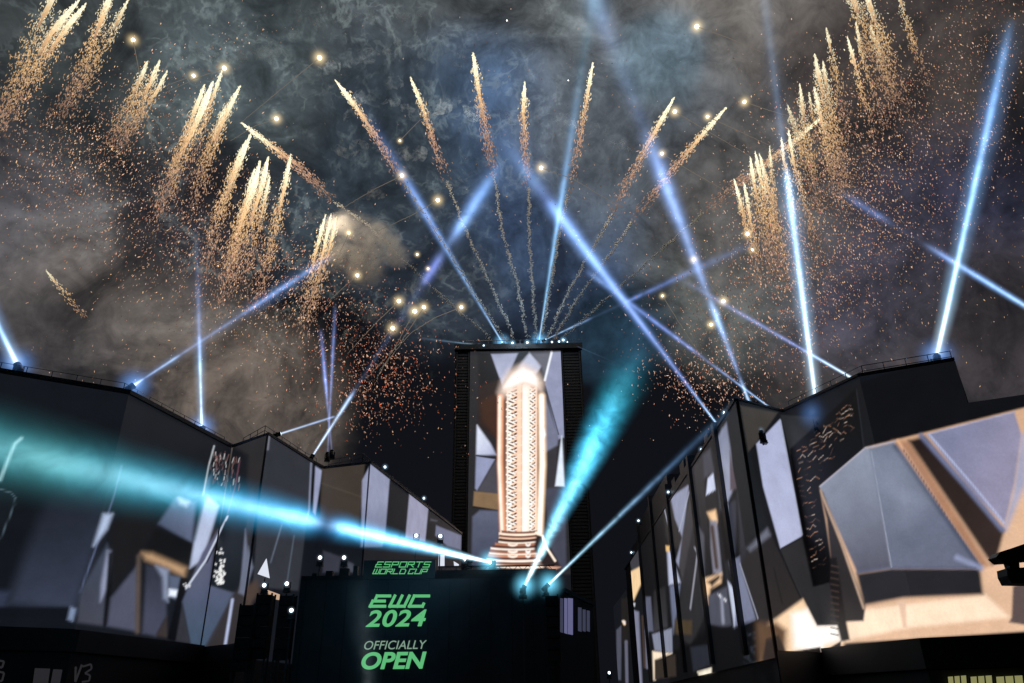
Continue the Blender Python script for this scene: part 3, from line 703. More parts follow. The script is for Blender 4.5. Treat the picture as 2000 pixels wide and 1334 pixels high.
block_text('lettering', 'ESPORTS', ((733,1107.5),(838,1107.5),(737,1097.5)), M_GREEN, st, 0.17, 0.28)
block_text('lettering', 'WORLD', ((728,1120.5),(790,1120.5),(732,1111.5)), M_GREEN, st, 0.18, 0.28)
block_text('lettering', 'CUP', ((797,1120.5),(832,1120.5),(801,1111.5)), M_GREEN, st, 0.18, 0.28)
block_text('lettering', 'EWC', ((723,1184),(828,1184),(733,1164)), M_GREEN, st, 0.29, 0.34)
text_mesh('lettering', '2024', 714, 1192, 118, M_GREEN, st, 33, 0.022, 0.22, space=1.06)
text_mesh('lettering', 'OFFICIALLY', 711, 1252, 122, M_GREEN2, st, 17, 0.0, 0.22)
text_mesh('lettering', 'OPEN', 705, 1274, 127, M_GREEN, st, 34, 0.032, 0.2)
# faint lettering on the black fascia at lower left
M_FAINT = mat_emit('faint_letters', (40, 39, 43), 1.0)
A_, B_ = [tuple(q) for q in offset_line([(-41, 54.7), (-32.8, 59.5)], 0.95)]
LB = [o for o in bpy.data.objects if o.name == 'video_wall_building'][0]
def fascia_shape(pts, mat=M_FAINT):
    v = [on_wall(x, y, A_, B_) for x, y in pts]; n = np.array([B_[1]-A_[1], A_[0]-B_[0], 0]); n = n/np.linalg.norm(n)*0.03; n = -n if n @ v[0] > 0 else n; k = len(v)
    m = MB().add([tuple(p+n) for p in v] + [tuple(p-n*1.5) for p in v], [tuple(range(k)), tuple(reversed(range(k, 2*k)))] + [(i, k+i, k+(i+1) % k, (i+1) % k) for i in range(k)])
    return m
def strokes(lst, w):
    m = MB()
    for seg in lst:
        for a, b in zip(seg[:-1], seg[1:]):
            a = np.array(a, float); b = np.array(b, float); d = (b-a)/np.hypot(*(b-a)); n = np.array([-d[1], d[0]])*w/2
            q = fascia_shape([a-n, b-n, b+n, a+n]); m.add(q.v, q.f)
    return m
strokes([[(148,1302),(147,1332),(160,1298)]], 4).build('fascia_lettering', M_FAINT, LB)
strokes([[(161,1302),(178,1297),(179,1306),(166,1315),(176,1319),(174,1330),(160,1332)]], 3.5).build('fascia_lettering', M_FAINT, LB)
fascia_shape([(68,1305),(98,1306),(94,1334),(64,1334)]).build('fascia_lettering', M_FAINT, LB)
fascia_shape([(104,1307),(122,1308),(117,1334),(99,1334)]).build('fascia_lettering', M_FAINT, LB)
strokes([[(-2,1290),(8,1292),(4,1304),(-6,1302)], [(-2,1312),(8,1314),(4,1330),(-6,1330)]], 4).build('fascia_lettering', M_FAINT, LB)

# loudspeaker towers and rigging left and right of the stage
def speaker_stack(px0, px1, pyt, Y, label, n):
    a = atY(px0, pyt, Y); b = atY(px1, pyt, Y); w = b[0]-a[0]; H = a[2]; cx = (a[0]+b[0])/2
    s = empty('speaker_tower', (cx, Y, 0), label, 'loudspeaker', 'speaker towers round the stage')
    m = MB()
    for x in (-w*0.5, w*0.5-0.12):
        m.box(cx+x, cx+x+0.12, Y, Y+0.12, 0, H-0.4); m.box(cx+x, cx+x+0.12, Y+0.9, Y+1.02, 0, H-0.4)
    for z in np.arange(0.5, H-1, 1.1): m.box(cx-w*0.5, cx+w*0.5, Y+0.02, Y+0.1, z, z+0.08)
    m.build('scaffold', M_STEEL, s)
    hh = 0.72
    for k in range(n):
        z = H - 0.5 - (k+1)*(hh+0.04); M_ = Matrix.Translation((cx + math.sin(k*0.5)*0.05, Y+0.4, z)) @ Matrix.Rotation(math.radians(2*k), 4, 'X')
        m = MB(); m.box(-w*0.46, w*0.46, -0.55, 0.45, 0, hh, M_); c = m.build('cabinet', M_BLACK, s)
        g_ = MB(); g_.box(-w*0.42, w*0.42, -0.6, -0.555, 0.06, hh-0.06, M_); g_.build('grille', M_FASCIA, c)
speaker_stack(470, 500, 1168, 60, 'black speaker tower at the far left end of the stage', 6)
speaker_stack(503, 534, 1148, 61, 'black speaker tower under the first stage lamp', 6)
speaker_stack(548, 576, 1150, 61, 'black speaker tower under the second stage lamp', 6)
speaker_stack(1064, 1090, 1150, 61, 'black speaker tower at the right end of the stage', 6)
# bright small sheets behind the stage edge
M_WHITE = mat_emit('white_projection', (226, 232, 246), 0.95); M_WARM = mat_emit('warm_projection', (226, 190, 160), 0.75)
for pts, mm, lab in (([(520,1091),(526,1129),(503,1121)], M_WHITE, 'bright white triangular sign panel left of the stage'),
        ([(522,1152),(549,1162),(547,1172),(524,1168)], M_WARM, 'tan lit sign panel below the white triangular panel'),
        ([(857,1083),(868,1084),(868,1106),(856,1106)], M_WHITE, 'upright white lit sign panel on the stage roof beside the screen edge'),
        ([(886,1096),(896,1102),(896,1106),(887,1106)], M_WHITE, 'smallest white lit sign panel on the stage roof')):
    c = np.mean([atY(x, y, 66) for x, y in pts], 0); e = empty('sign_panel', c, lab, 'sign')
    wpoly(pts, 66, 0.12).build('face', mm, e)
    MB().tube([(c[0], 66.4, 11.9 if c[0] > -16 else 0.0), (c[0], 66.4, c[2])], 0.06, 6).build('post', M_STEEL, e)

# moving-head lamp hanging into the frame at the right edge, near the viewer
Yc = 18.0
c = atY(1975, 1095, Yc); e = empty('floodlight', c, 'black floodlight fixture on an arm cut by the right edge of the frame', 'lamp')
wpoly([(1946,1088),(1953,1078),(1978,1070),(2030,1052),(2060,1060),(2060,1088),(1990,1096),(1958,1098)], Yc, 0.35).build('barn_door', M_FASCIA, e)
wpoly([(1968,1094),(1990,1090),(1992,1112),(1984,1122),(1974,1118),(1972,1106)], Yc+0.1, 0.2).build('yoke', M_FASCIA, e)
wpoly([(1966,1110),(2040,1106),(2060,1140),(1976,1139),(1968,1124)], Yc-0.05, 0.4).build('housing', M_FASCIA, e)
a = atY(2040, 1120, Yc); MB().tube([tuple(a), (a[0]+0.6, Yc, a[2]-0.4), (a[0]+0.6, Yc, 0)], 0.09, 8).build('pole', M_STEEL, e)

# ------------------------------------------------------------------ lit lamps and their beams
def beam_mat(r0, r1, Lb, prof, core=0.32, ncol=0.35, nscale=0.25, halo=0.35, white=0.30, seed=0, pale=0.30, whf=2.0):
    """self-emitting volume standing in for lamp light scattered along one beam. prof: list of (t, colour, radiance) along the beam"""
    m = bpy.data.materials.new('beam_emission'); m.use_nodes = True; m.node_tree.nodes.clear(); q = NG(m.node_tree)
    t = q.n('ShaderNodeTexCoord'); P = t.outputs['Object']; s = q.n('ShaderNodeSeparateXYZ'); q.put(s.inputs[0], P)
    x, y, z = s.outputs; f = q.m('DIVIDE', z, Lb, clamp=True)
    R = q.m('ADD', q.m('MULTIPLY', f, r1-r0), r0)
    rr = q.m('DIVIDE', q.m('SQRT', q.m('ADD', q.m('MULTIPLY', x, x), q.m('MULTIPLY', y, y))), R)
    c2 = q.m('EXPONENT', q.m('MULTIPLY', q.m('POWER', q.m('DIVIDE', rr, core), 2.0), -1.0))
    h = q.m('POWER', q.m('SUBTRACT', 1.0, rr, clamp=True), 1.6)
    cr = q.n('ShaderNodeValToRGB'); q.put(cr.inputs[0], f); e = cr.color_ramp.elements
    prof = [(a_, b_, c_*.68) for a_, b_, c_ in prof]; mx = max(p[2] for p in prof)
    while len(e) < len(prof): e.new(0.5)
    for el, (tt, c, a) in zip(e, prof):
        el.position = tt; l = lin(c)*(1-pale) + pale*np.array([.62,.82,1.0])*lin(c).max(); el.color = (float(l[0]), float(l[1]), float(l[2]), a/mx)
    nz = q.noise(q.vm('ADD', P, (seed*13.7, seed*5.1, 0)), nscale*1.5, 6, 0.66, 0.8)
    nn = q.mr(nz, 0.32, 0.66, 1-ncol*1.5, 1+ncol*1.3, 'LINEAR')
    col = q.vm('ADD', q.vm('SCALE', cr.outputs[0], scale=q.m('ADD', q.m('MULTIPLY', c2, 1.0), q.m('MULTIPLY', h, halo))),
               q.vm('SCALE', (1.0, 1.0, 1.0), scale=q.m('MULTIPLY', q.m('MULTIPLY', q.m('POWER', c2, 2.5), white), q.m('POWER', q.m('SUBTRACT', 1.0, f, clamp=True), whf))))
    st_ = q.m('MULTIPLY', q.m('MULTIPLY', q.m('DIVIDE', mx/(1.77*core), R), cr.outputs[1]), nn)
    em = q.n('ShaderNodeEmission'); q.put(em.inputs[0], col); q.put(em.inputs[1], st_)
    o = q.n('ShaderNodeOutputMaterial'); m.node_tree.links.new(em.outputs[0], o.inputs['Volume'])
    m.cycles.volume_step_rate = 0.12; m.cycles.emission_sampling = 'NONE'
    return m
def glow_mat(R, col, k, power=3.0):  # halo emits by itself in place of light scattered around the source
    m = bpy.data.materials.new('emissive_glow'); m.use_nodes = True; m.node_tree.nodes.clear(); q = NG(m.node_tree)
    t = q.n('ShaderNodeTexCoord'); r = q.m('DIVIDE', q.vm('LENGTH', t.outputs['Object']), R)
    em = q.n('ShaderNodeEmission'); em.inputs[0].default_value = L4(col)
    q.put(em.inputs[1], q.m('MULTIPLY', q.m('POWER', q.m('SUBTRACT', 1.0, r, clamp=True), power), k/R))
    o = q.n('ShaderNodeOutputMaterial'); m.node_tree.links.new(em.outputs[0], o.inputs['Volume'])
    m.cycles.volume_step_rate = 0.25; m.cycles.emission_sampling = 'NONE'
    return m
def ico(R, sub=2):
    import bmesh
    bm = bmesh.new(); bmesh.ops.create_icosphere(bm, subdivisions=sub, radius=R); me = bpy.data.meshes.new('ball'); bm.to_mesh(me); bm.free()
    me.polygons.foreach_set('use_smooth', [True]*len(me.polygons)); return me
GLOW = {}
def glow_mesh(R, col, k, power=3.0):
    key = (round(R, 2), col, k, power)
    if key not in GLOW:
        me = ico(R*0.995); me.materials.append(glow_mat(R, col, k, power)); me.name = 'glow'; GLOW[key] = me
    return GLOW[key]
# shared lamp parts, local coordinates: base stands on z=0, head turns round (0,0,0.62)
def lamp_parts():
    base = MB().box(-.26, .26, -.2, .2, 0, .2).box(-.2, .2, -.16, .16, .2, .26)
    yoke = MB().box(-.27, -.21, -.09, .09, .26, .78).box(.21, .27, -.09, .09, .26, .78).box(-.27, .27, -.09, .09, .26, .32)
    head = MB().lathe([(.12, -.34), (.18, -.28), (.19, 0), (.17, .2), (.2, .24), (.2, .34), (.17, .36)], 16)
    lens = MB().lathe([(.165, .33), (.155, .37), (.1, .4), (.02, .41)], 16)
    out = []
    for m, n, mt in ((base, 'base', M_BLACK), (yoke, 'yoke', M_BLACK), (head, 'head', M_BLACK), (lens, 'lens', M_LENS)):
        me = bpy.data.meshes.new(n); me.from_pydata(m.v, [], m.f); me.update(); me.materials.append(mt); out.append((n, me))
    return out
LP = lamp_parts()
GRP = 'moving stage lights on roofs and stage'
def lamp(p, aim, label, scale=1.0, group=GRP, glow=None, support=None):
    """p: where the light leaves the lamp; aim: direction of the beam. The lamp sits below p."""
    p = Vector([float(v) for v in p]); aim = Vector([float(v) for v in aim]).normalized()
    pivot = p - aim*0.38*scale
    root = empty('spotlight', pivot - Vector((0, 0, .62*scale)), label, 'spotlight', group); root.scale = (scale,)*3
    q = Vector((0, 0, 1)).rotation_difference(aim)
    yaw = math.atan2(aim.y, aim.x) + math.pi/2
    for n, me in LP:
        o = bpy.data.objects.new(n, me); COL.objects.link(o); o.parent = root
        if n in ('head', 'lens'): o.location = (0, 0, .62); o.rotation_mode = 'QUATERNION'; o.rotation_quaternion = q
        else: o.rotation_euler = (0, 0, yaw)
    if glow:
        o = bpy.data.objects.new('glow', glow_mesh(*glow)); COL.objects.link(o); o.parent = root
        o.location = Vector((0, 0, .62)) + aim*0.42; o.scale = (1/scale,)*3
    z = (root.location.z - support) if support is not None else 0
    if support is None and root.location.z > 5:      # bolted to the wall behind by a short arm
        m = MB().box(-.06, .06, -.1, 1.6/scale, -.14, -.02).box(-.3, .3, -.24, .24, -.06, -.004)
        me = bpy.data.meshes.new('bracket'); me.from_pydata(m.v, [], m.f); me.update(); me.materials.append(M_STEEL)
        o = bpy.data.objects.new('bracket', me); COL.objects.link(o); o.parent = root
    if z > 0.02:
        m = MB().box(-.05, .05, -.05, .05, -z/scale, 0).box(-.3, .3, -.24, .24, -.06, -.004)
        me = bpy.data.meshes.new('stand'); me.from_pydata(m.v, [], m.f); me.update(); me.materials.append(M_STEEL)
        o = bpy.data.objects.new('stand', me); COL.objects.link(o); o.parent = root
    return root
def beam(root, p0, p1, w0, w1, prof, **kw):
    """beam from p0 to p1 (world), visible widths w0, w1 in metres"""
    p0 = Vector([float(v) for v in p0]); p1 = Vector([float(v) for v in p1]); d = p1-p0; Lb = d.length
    r0, r1 = w0/2, w1/2
    m = MB().lathe([(r0, 0), (r0+(r1-r0)*.5, Lb*.5), (r1, Lb)], 24)
    me = bpy.data.meshes.new('beam'); me.from_pydata(m.v, [], m.f); me.update()
    me.materials.append(beam_mat(r0, r1, Lb, prof, **kw))
    o = bpy.data.objects.new('beam', me); COL.objects.link(o)
    s = root.scale[0]
    o.parent = root; o.location = (p0 - root.location)/s; o.scale = (1/s,)*3
    o.rotation_mode = 'QUATERNION'; o.rotation_quaternion = Vector((0, 0, 1)).rotation_difference(d.normalized())
    return o
MPP = lambda px, py, Y: Y/ray(px, py)[1]/FPX     # metres per frame pixel at that depth
def seat(x, y, Y, support, scale):
    """depth at which a lamp of this size stands exactly on a roof at height `support`"""
    if support is None or support < 20: return Y
    d = ray(x, y); Y2 = (support + 0.85*scale - CAMZ)/d[2]*d[1]
    return Y2 if abs(Y2-Y) < 8 else Y
def roof_beam(a, b, Ya, Yb, wa, wb, prof, label, scale=1.3, glow=None, support=None, **kw):
    Ya = seat(a[0], a[1], Ya, support, scale)
    p0 = atY(a[0], a[1], Ya); p1 = atY(b[0], b[1], Yb)
    r = lamp(p0, p1-p0, label, scale, glow=glow, support=support)
    beam(r, p0, p1, wa*MPP(*a, Ya), wb*MPP(*b, Yb), prof, **kw); return r
BL = (100, 155, 255); CY = (80, 180, 255); VB = (120, 145, 255); TE = (40, 160, 190); WB = (150, 205, 255)
G_BIG = (2.2, (110, 170, 255), 1.6); G_SM = (0.55, (180, 220, 255), 0.9); G_TOP = (2.6, (120, 200, 255), 2.6)
# on the tower head (Y ~ 130)
roof_beam((981,669),(690,180),129.6,118,5,62,[(0,WB,1.0),(.12,(90,170,255),.55),(.30,(80,160,255),.55),(.42,(70,140,255),1.0),(.56,(80,145,255),.75),(.72,(50,100,190),.30),(1,(40,80,140),0.04)],
    'tower-top lamp whose blue beam leans far to the left', 1.6, G_TOP, 65.5, ncol=.25, nscale=.12, seed=1)
roof_beam((1053,665),(1164,-40),129.6,121,5,66,[(0,WB,1.0),(.10,(90,190,255),.7),(.32,(90,180,255),.8),(.45,(70,150,220),.45),(.7,(70,130,160),.22),(1,(80,130,150),.16)],
    'tower-top lamp whose pale beam rises almost straight up', 1.6, G_TOP, 65.5, ncol=.2, nscale=.12, seed=2)
roof_beam((1066,663),(1480,470),129.6,122,4,44,[(0,WB,.8),(.16,(120,180,255),.5),(.22,BL,.04),(.36,BL,.04),(.42,(60,120,255),.42),(.72,(60,110,220),.28),(1,BL,0.0)],
    'tower-top lamp with a low broken beam to the right', 1.2, G_SM, 65.5, ncol=.4, nscale=.2, seed=3)
roof_beam((936,674),(800,658),129.6,120,4,14,[(0,(120,180,220),.35),(.8,(80,120,160),.12),(1,(60,90,120),0)], 'tower-top lamp nearest the left corner, thin beam to the left', 1.1, G_SM, 65.5, seed=4)
roof_beam((1108,668),(1210,712),129.6,124,3,10,[(0,(90,130,190),.16),(1,(60,90,120),0)], 'tower-top lamp nearest the right corner, dim beam dipping right', 1.0, None, 65.5, seed=5)
for x, y, lab, s in ((945,675,'second tower-top lamp from the left corner',1.1), (1001,670,'tower-top lamp just right of the long left-leaning beam',1.3), (1030,669,'tower-top lamp halfway along the head beam',1.3),
        (1078,668,'tower-top lamp right of the bright steep one',1.1), (1092,667,'tower-top lamp second from the right corner',1.1), (1100,664,'brightest small tower-top lamp at the right',1.3)):
    lamp(atY(x, y, 129.4), (0.1, -1, -.1), lab, s, glow=G_SM if s < 1.2 else (1.0, (150,215,255), 2.0), support=65.5)
# roofs of the left row
roof_beam((262,752),(655,495),59.0,72,22,60,[(0,(220,240,255),2.2),(.02,(160,200,255),1.6),(.04,BL,.35),(.10,(120,170,255),.85),(.16,(140,190,255),1.0),(.19,BL,.3),(.45,BL,.25),(.52,BL,.55),(.62,BL,.75),(.8,BL,.45),(1,VB,0)],
    'lamp on the left roof corner, beam rising to the right through sparks', 1.5, G_BIG, 27.0, ncol=.3, seed=6, core=.17, halo=.10)
roof_beam((394,834),(383,430),69.0,80,20,60,[(0,(220,240,255),1.8),(.10,(130,185,255),1.2),(.25,(150,205,255),1.3),(.32,(120,175,255),1.0),(.40,BL,.35),(.7,BL,.07),(1,BL,0)],
    'lamp on the left roof slope with an upright white beam', 1.5, G_BIG, 27.0, ncol=.3, seed=7, core=.17, halo=.10)
roof_beam((33,711),(-60,520),56.4,60,40,60,[(0,(220,240,255),1.8),(.2,(120,185,255),1.4),(1,BL,1.0)], 'lamp on the left roof at the frame edge, beam leaving to the upper left', 1.5, G_BIG, 27.0, ncol=.2, seed=8, core=.17, halo=.10)
roof_beam((612,888),(990,300),79.0,100,7,62,[(0,(190,215,255),1.1),(.13,(170,205,255),.9),(.155,BL,.05),(.46,VB,.05),(.48,(90,110,255),.55),(.54,(90,110,255),.42),(.58,BL,.08),(.64,BL,.35),(.68,(90,160,255),1.0),(.78,(80,150,255),.62),(.88,(80,150,240),.36),(.95,(80,140,220),.12),(1,BL,0)],
    'lamp on the middle left roof, long beam crossing another high above', 1.2, None, 27.0, ncol=.3, nscale=.15, seed=9)
roof_beam((548,847),(655,813),74.0,76,8,10,[(0,(190,215,255),1.0),(.95,(140,170,235),.7),(1,BL,0)], 'lamp on the middle left roof with a short low beam to the right', 1.2, None, 27.0, ncol=.15, seed=10)
roof_beam((648,880),(626,640),83.0,88,8,20,[(0,VB,.1),(.3,VB,.25),(.55,(90,130,255),.7),(.75,(90,130,255),.35),(1,VB,0)], 'lamp on the left roof behind, faint violet beam leaning left', 1.1, None, 27.0, seed=11)
roof_beam((640,884),(655,590),83.0,88,8,18,[(0,VB,.15),(.4,VB,.35),(.7,VB,.30),(1,VB,0)], 'lamp on the left roof behind, faint violet upright beam', 1.1, None, 27.0, seed=12)
for x, y, lab, Y in ((752,912,'lamp on the far left roof between two pale panels',85), (828,973,'lamp farthest down the left roof edge',97)):
    lamp(atY(x, y, seat(x, y, Y, 26.9, .9)), (0.5, -1, 0), lab, 0.9, glow=G_SM, support=26.9)
# roofs of the right row
roof_beam((1403,832),(975,265),70.6,95,7,74,[(0,WB,1.0),(.10,(80,130,255),.4),(.30,(90,140,255),.8),(.45,(80,150,255),1.0),(.60,(80,145,255),1.05),(.655,(80,150,255),.9),(.69,(60,110,230),.2),(.80,(70,130,210),.36),(.9,(60,120,200),.16),(1,BL,0)],
    'lamp on the right roof edge whose broad blue beam leans far left', 1.3, G_SM, 26.9, ncol=.2, nscale=.12, seed=13)
roof_beam((1513,803),(1140,525),65.0,90,6,30,[(0,WB,.9),(.12,(120,170,255),.5),(.3,VB,.15),(.36,(90,130,255),.5),(.6,(80,120,255),.35),(.78,BL,.12),(.9,BL,.3),(1,BL,0)],
    'lamp above the lavender panel, thin beam to the upper left', 1.1, G_SM, 26.9, ncol=.35, seed=14)
roof_beam((1485,842),(1150,-30),64.0,100,7,100,[(0,WB,1.4),(.045,(150,200,255),1.0),(.06,BL,.12),(.085,BL,.5),(.14,(120,180,255),.9),(.165,BL,.12),(.19,(90,150,255),.6),(.26,BL,.4),(.34,(100,155,255),.9),(.42,(90,140,240),.42),(.49,BL,.06),(.72,(80,110,180),.06),(.84,(100,140,200),.26),(.94,(100,150,190),.28),(1,(90,130,160),.1)],
    'lamp low in front of the right roof, long beam broken into three', 1.2, G_SM, None, ncol=.3, nscale=.15, seed=15)
roof_beam((1597,812),(1488,-40),62.8,80,34,96,[(0,(215,240,255),2.0),(.15,(150,205,255),1.7),(.28,(120,185,255),1.35),(.405,(110,190,255),1.1),(.43,(80,130,190),.28),(.75,(90,120,155),.26),(1,(100,125,150),.2)],
    'lamp behind the black wavy panel with a tall steep white beam', 1.5, G_BIG, None, ncol=.15, nscale=.15, seed=16, core=.17, halo=.10)
roof_beam((1672,743),(1330,545),58.3,72,10,26,[(0,(210,235,255),1.6),(.2,(130,180,255),1.0),(.27,VB,.5),(.6,VB,.35),(1,VB,0)], 'lamp on the near right roof corner, beam to the left', 1.5, G_SM, 26.9, ncol=.2, seed=17)
roof_beam((1830,694),(1975,40),56.5,70,34,84,[(0,(220,242,255),2.0),(.12,(150,210,255),1.7),(.28,(100,180,255),1.2),(.6,(70,150,240),.85),(.85,(60,130,200),.5),(1,(50,110,160),.1)],
    'lamp on the near right roof with a tall bright beam leaning right', 1.5, G_BIG, 26.9, ncol=.25, nscale=.2, seed=18, core=.17, halo=.10)
roof_beam((2140,682),(1640,375),50.0,72,16,34,[(0,WB,1.2),(.28,(90,165,255),.9),(.47,BL,.6),(.56,(60,80,130),.08),(.68,(70,90,160),.05),(.78,(70,110,200),.32),(.86,(60,100,190),.26),(1,BL,0)],
    'lamp beyond the right edge, beam coming in behind the tall leaning one', 1.5, None, 23.2, ncol=.3, nscale=.2, seed=19)
for i, (x, y, Y, lab) in enumerate(((1370,878,77,'third lamp down the right roof edge'), (1305,961,97,'fourth lamp down the right roof edge'), (1247,1017,118,'fifth lamp down the right roof edge'),
        (1233,1079,135,'last lamp down the right roof edge, nearest the tower'), (1415,806,67,'lamp hidden in sparks at the top of the right street front'), (1432,793,64.5,'highest small lamp at the corner of the right street front'))):
    lamp(atY(x, y, seat(x, y, Y, 26.9, .9)), (-0.6, -1, 0), lab, 0.9, glow=G_SM, support=26.9)
# on the stage
def stage_beam(a, b, Ya, Yb, wa, wb, prof, label, support, **kw): return roof_beam(a, b, Ya, Yb, wa, wb, prof, label, 1.0, (1.5, (120,220,255), 3.0), support, **kw)
stage_beam((957,1098),(-260,818),62.5,26,8,290,[(0,(225,248,255),2.6),(.12,(150,220,255),2.5),(.26,(100,200,255),2.5),(.40,(80,190,255),2.2),(.44,(50,130,200),.2),(.48,(80,195,255),2.0),(.56,(70,185,245),1.5),(.68,(70,180,215),1.15),(.85,(84,180,190),.95),(1,(50,140,160),.6)],
    'lamp on the stage roof throwing the huge cyan beam across the left walls', 11.9, ncol=.3, nscale=.45, core=.32, halo=.22, white=.6, seed=20, pale=.0, whf=.7)
roof_beam((908,1092),(700,1040),63,58,5,14,[(0,(215,240,255),1.4),(.7,(150,215,255),.9),(1,CY,0)], 'lamp on the stage roof with a thin white beam under the cyan one', 1.0, G_SM, 11.9, seed=21)
stage_beam((1025,1144),(1270,640),61.3,74,9,150,[(0,(225,250,255),3.0),(.12,(150,225,250),1.9),(.22,(100,200,245),1.6),(.42,(80,200,245),2.3),(.52,(60,185,225),1.7),(.66,(44,150,175),1.0),(.80,(30,110,135),.4),(.93,(15,60,90),.04),(1,(15,60,90),0)],
    'lamp on the stage front throwing the smoky teal beam beside the tower', 0, ncol=.6, nscale=.5, core=.40, halo=.3, white=.3, seed=22, pale=0)
stage_beam((1072,1141),(1450,775),61.3,66,8,36,[(0,(225,250,255),2.0),(.12,(150,220,250),1.0),(.4,(90,150,200),.6),(.6,(40,100,160),.35),(1,(30,80,120),.22)],
    'lamp at the right end of the stage front, straight beam to the right roof', 0, ncol=.35, nscale=.4, seed=23)
roof_beam((720,1345),(700,1080),60.5,60,50,120,[(0,(50,80,92),.20),(.5,(54,80,90),.20),(1,(30,60,80),0)], 'added unseen lamp at the foot of the stage, its glowing cone standing for teal smoke', 1.0, None, None, ncol=.6, nscale=.5, core=.5, seed=24)  # lamp added below the frame; its emission draws the drifting teal smoke
for x, y, Y, sup, lab in ((516,1143,60.8,0,'round white lamp on the first speaker tower'), (560,1140,60.8,0,'round white lamp on the second speaker tower'), (625,1089,63,11.9,'lamp on the left end of the stage roof'),
        (672,1089,63,11.9,'lamp on the stage roof above the first dark panel'), (813,1046,63,11.9,'lamp on a tall stand on the stage roof, left of the pair'), (860,1047,63,11.9,'lamp on a tall stand on the stage roof, right of the pair'),
        (569,1192,60.2,0,'small white lamp low beside the speaker towers')):
    lamp(atY(x, y, Y), (0.1, -1, -.1), lab, 0.95, glow=(0.4, (220,235,255), 0.8), support=sup)
o = lamp(atY(1190, 1314, 90), (0, -1, 0), 'tiny warm lamp low at the far end of the street', 0.9, glow=None, support=0)

# ------------------------------------------------------------------ fireworks
M_CORE = mat_emit('burning_star', (255, 240, 196), 6.0); M_TR = mat_emit('glowing_smoke_trail', (240, 222, 196), 0.2)  # trail tubes glow dimly in place of light falling on thin smoke
OCT_V = np.array([(1,0,0), (-1,0,0), (0,1,0), (0,-1,0), (0,0,1), (0,0,-1)], float)
OCT_F = np.array([(0,2,4), (2,1,4), (1,3,4), (3,0,4), (2,0,5), (1,2,5), (3,1,5), (0,3,5)])
def sparks(name, C, D, Ln, Wd, colr, parent=None):
    """small elongated burning grains: centres, directions, lengths, widths, linear colours"""
    n = len(C); D = D/np.linalg.norm(D, axis=1)[:, None]
    U = np.cross(D, np.array([0.3, 1, 0.2])); U /= np.linalg.norm(U, axis=1)[:, None]; V = np.cross(D, U)
    P = (C[:, None, :] + OCT_V[None, :, 2:3]*D[:, None, :]*Ln[:, None, None] + OCT_V[None, :, 0:1]*U[:, None, :]*Wd[:, None, None] + OCT_V[None, :, 1:2]*V[:, None, :]*Wd[:, None, None])
    F = (np.arange(n)[:, None, None]*6 + OCT_F[None]).reshape(-1, 3)
    return mesh_np(name, P.reshape(-1, 3), F, M_SPARK, np.repeat(colr, 6, 0), parent)
HOT, WARM, COP, RED = lin((255, 244, 206)), lin((255, 206, 148)), lin((234, 184, 154)), lin((190, 116, 94))
def ramp(t, pal):
    t = np.clip(t, 0, 1)*(len(pal)-1); i = np.minimum(t.astype(int), len(pal)-2); f = (t-i)[:, None]; pal = np.array(pal)
    return pal[i]*(1-f) + pal[i+1]*f
def path(pts, Y):
    P = np.array([atY(x, y, Y) for x, y in pts]); seg = np.linalg.norm(np.diff(P, axis=0), axis=1); s = np.concatenate([[0], np.cumsum(seg)])/seg.sum()
    return P, s
def at(P, s, t): return np.stack([np.interp(t, s, P[:, k]) for k in range(3)], 1)
def grain_trail(pts, Y, w, n, parent=None, wob=1.0, name='smoke_trail'):
    P2, s2 = path(pts, Y); k = MPP(pts[0][0], pts[0][1], Y); t = rng.random(n); C = at(P2, s2, t); ph = rng.uniform(0, 6, 3)
    C = C + (np.sin(t[:, None]*np.array([34, 27, 45]) + ph)*.8*wob + np.sin(t[:, None]*np.array([91, 113, 70]) + ph)*.55*wob)*k*2.0 + rng.normal(size=(n, 3))*k*w*.42*(.4+np.abs(np.sin(t*57+ph[0])))[:, None]
    v = C[:, None, :] + OCT_V[None]*(k*rng.uniform(.5, 1.25, n))[:, None, None]*rng.uniform(.6, 1.5, (n, 6, 1))
    F = (np.arange(n)[:, None, None]*6 + OCT_F[None]).reshape(-1, 3)
    o = mesh_np(name, v.reshape(-1, 3), F, M_SMK, None, parent); o['kind'] = 'stuff'; return o
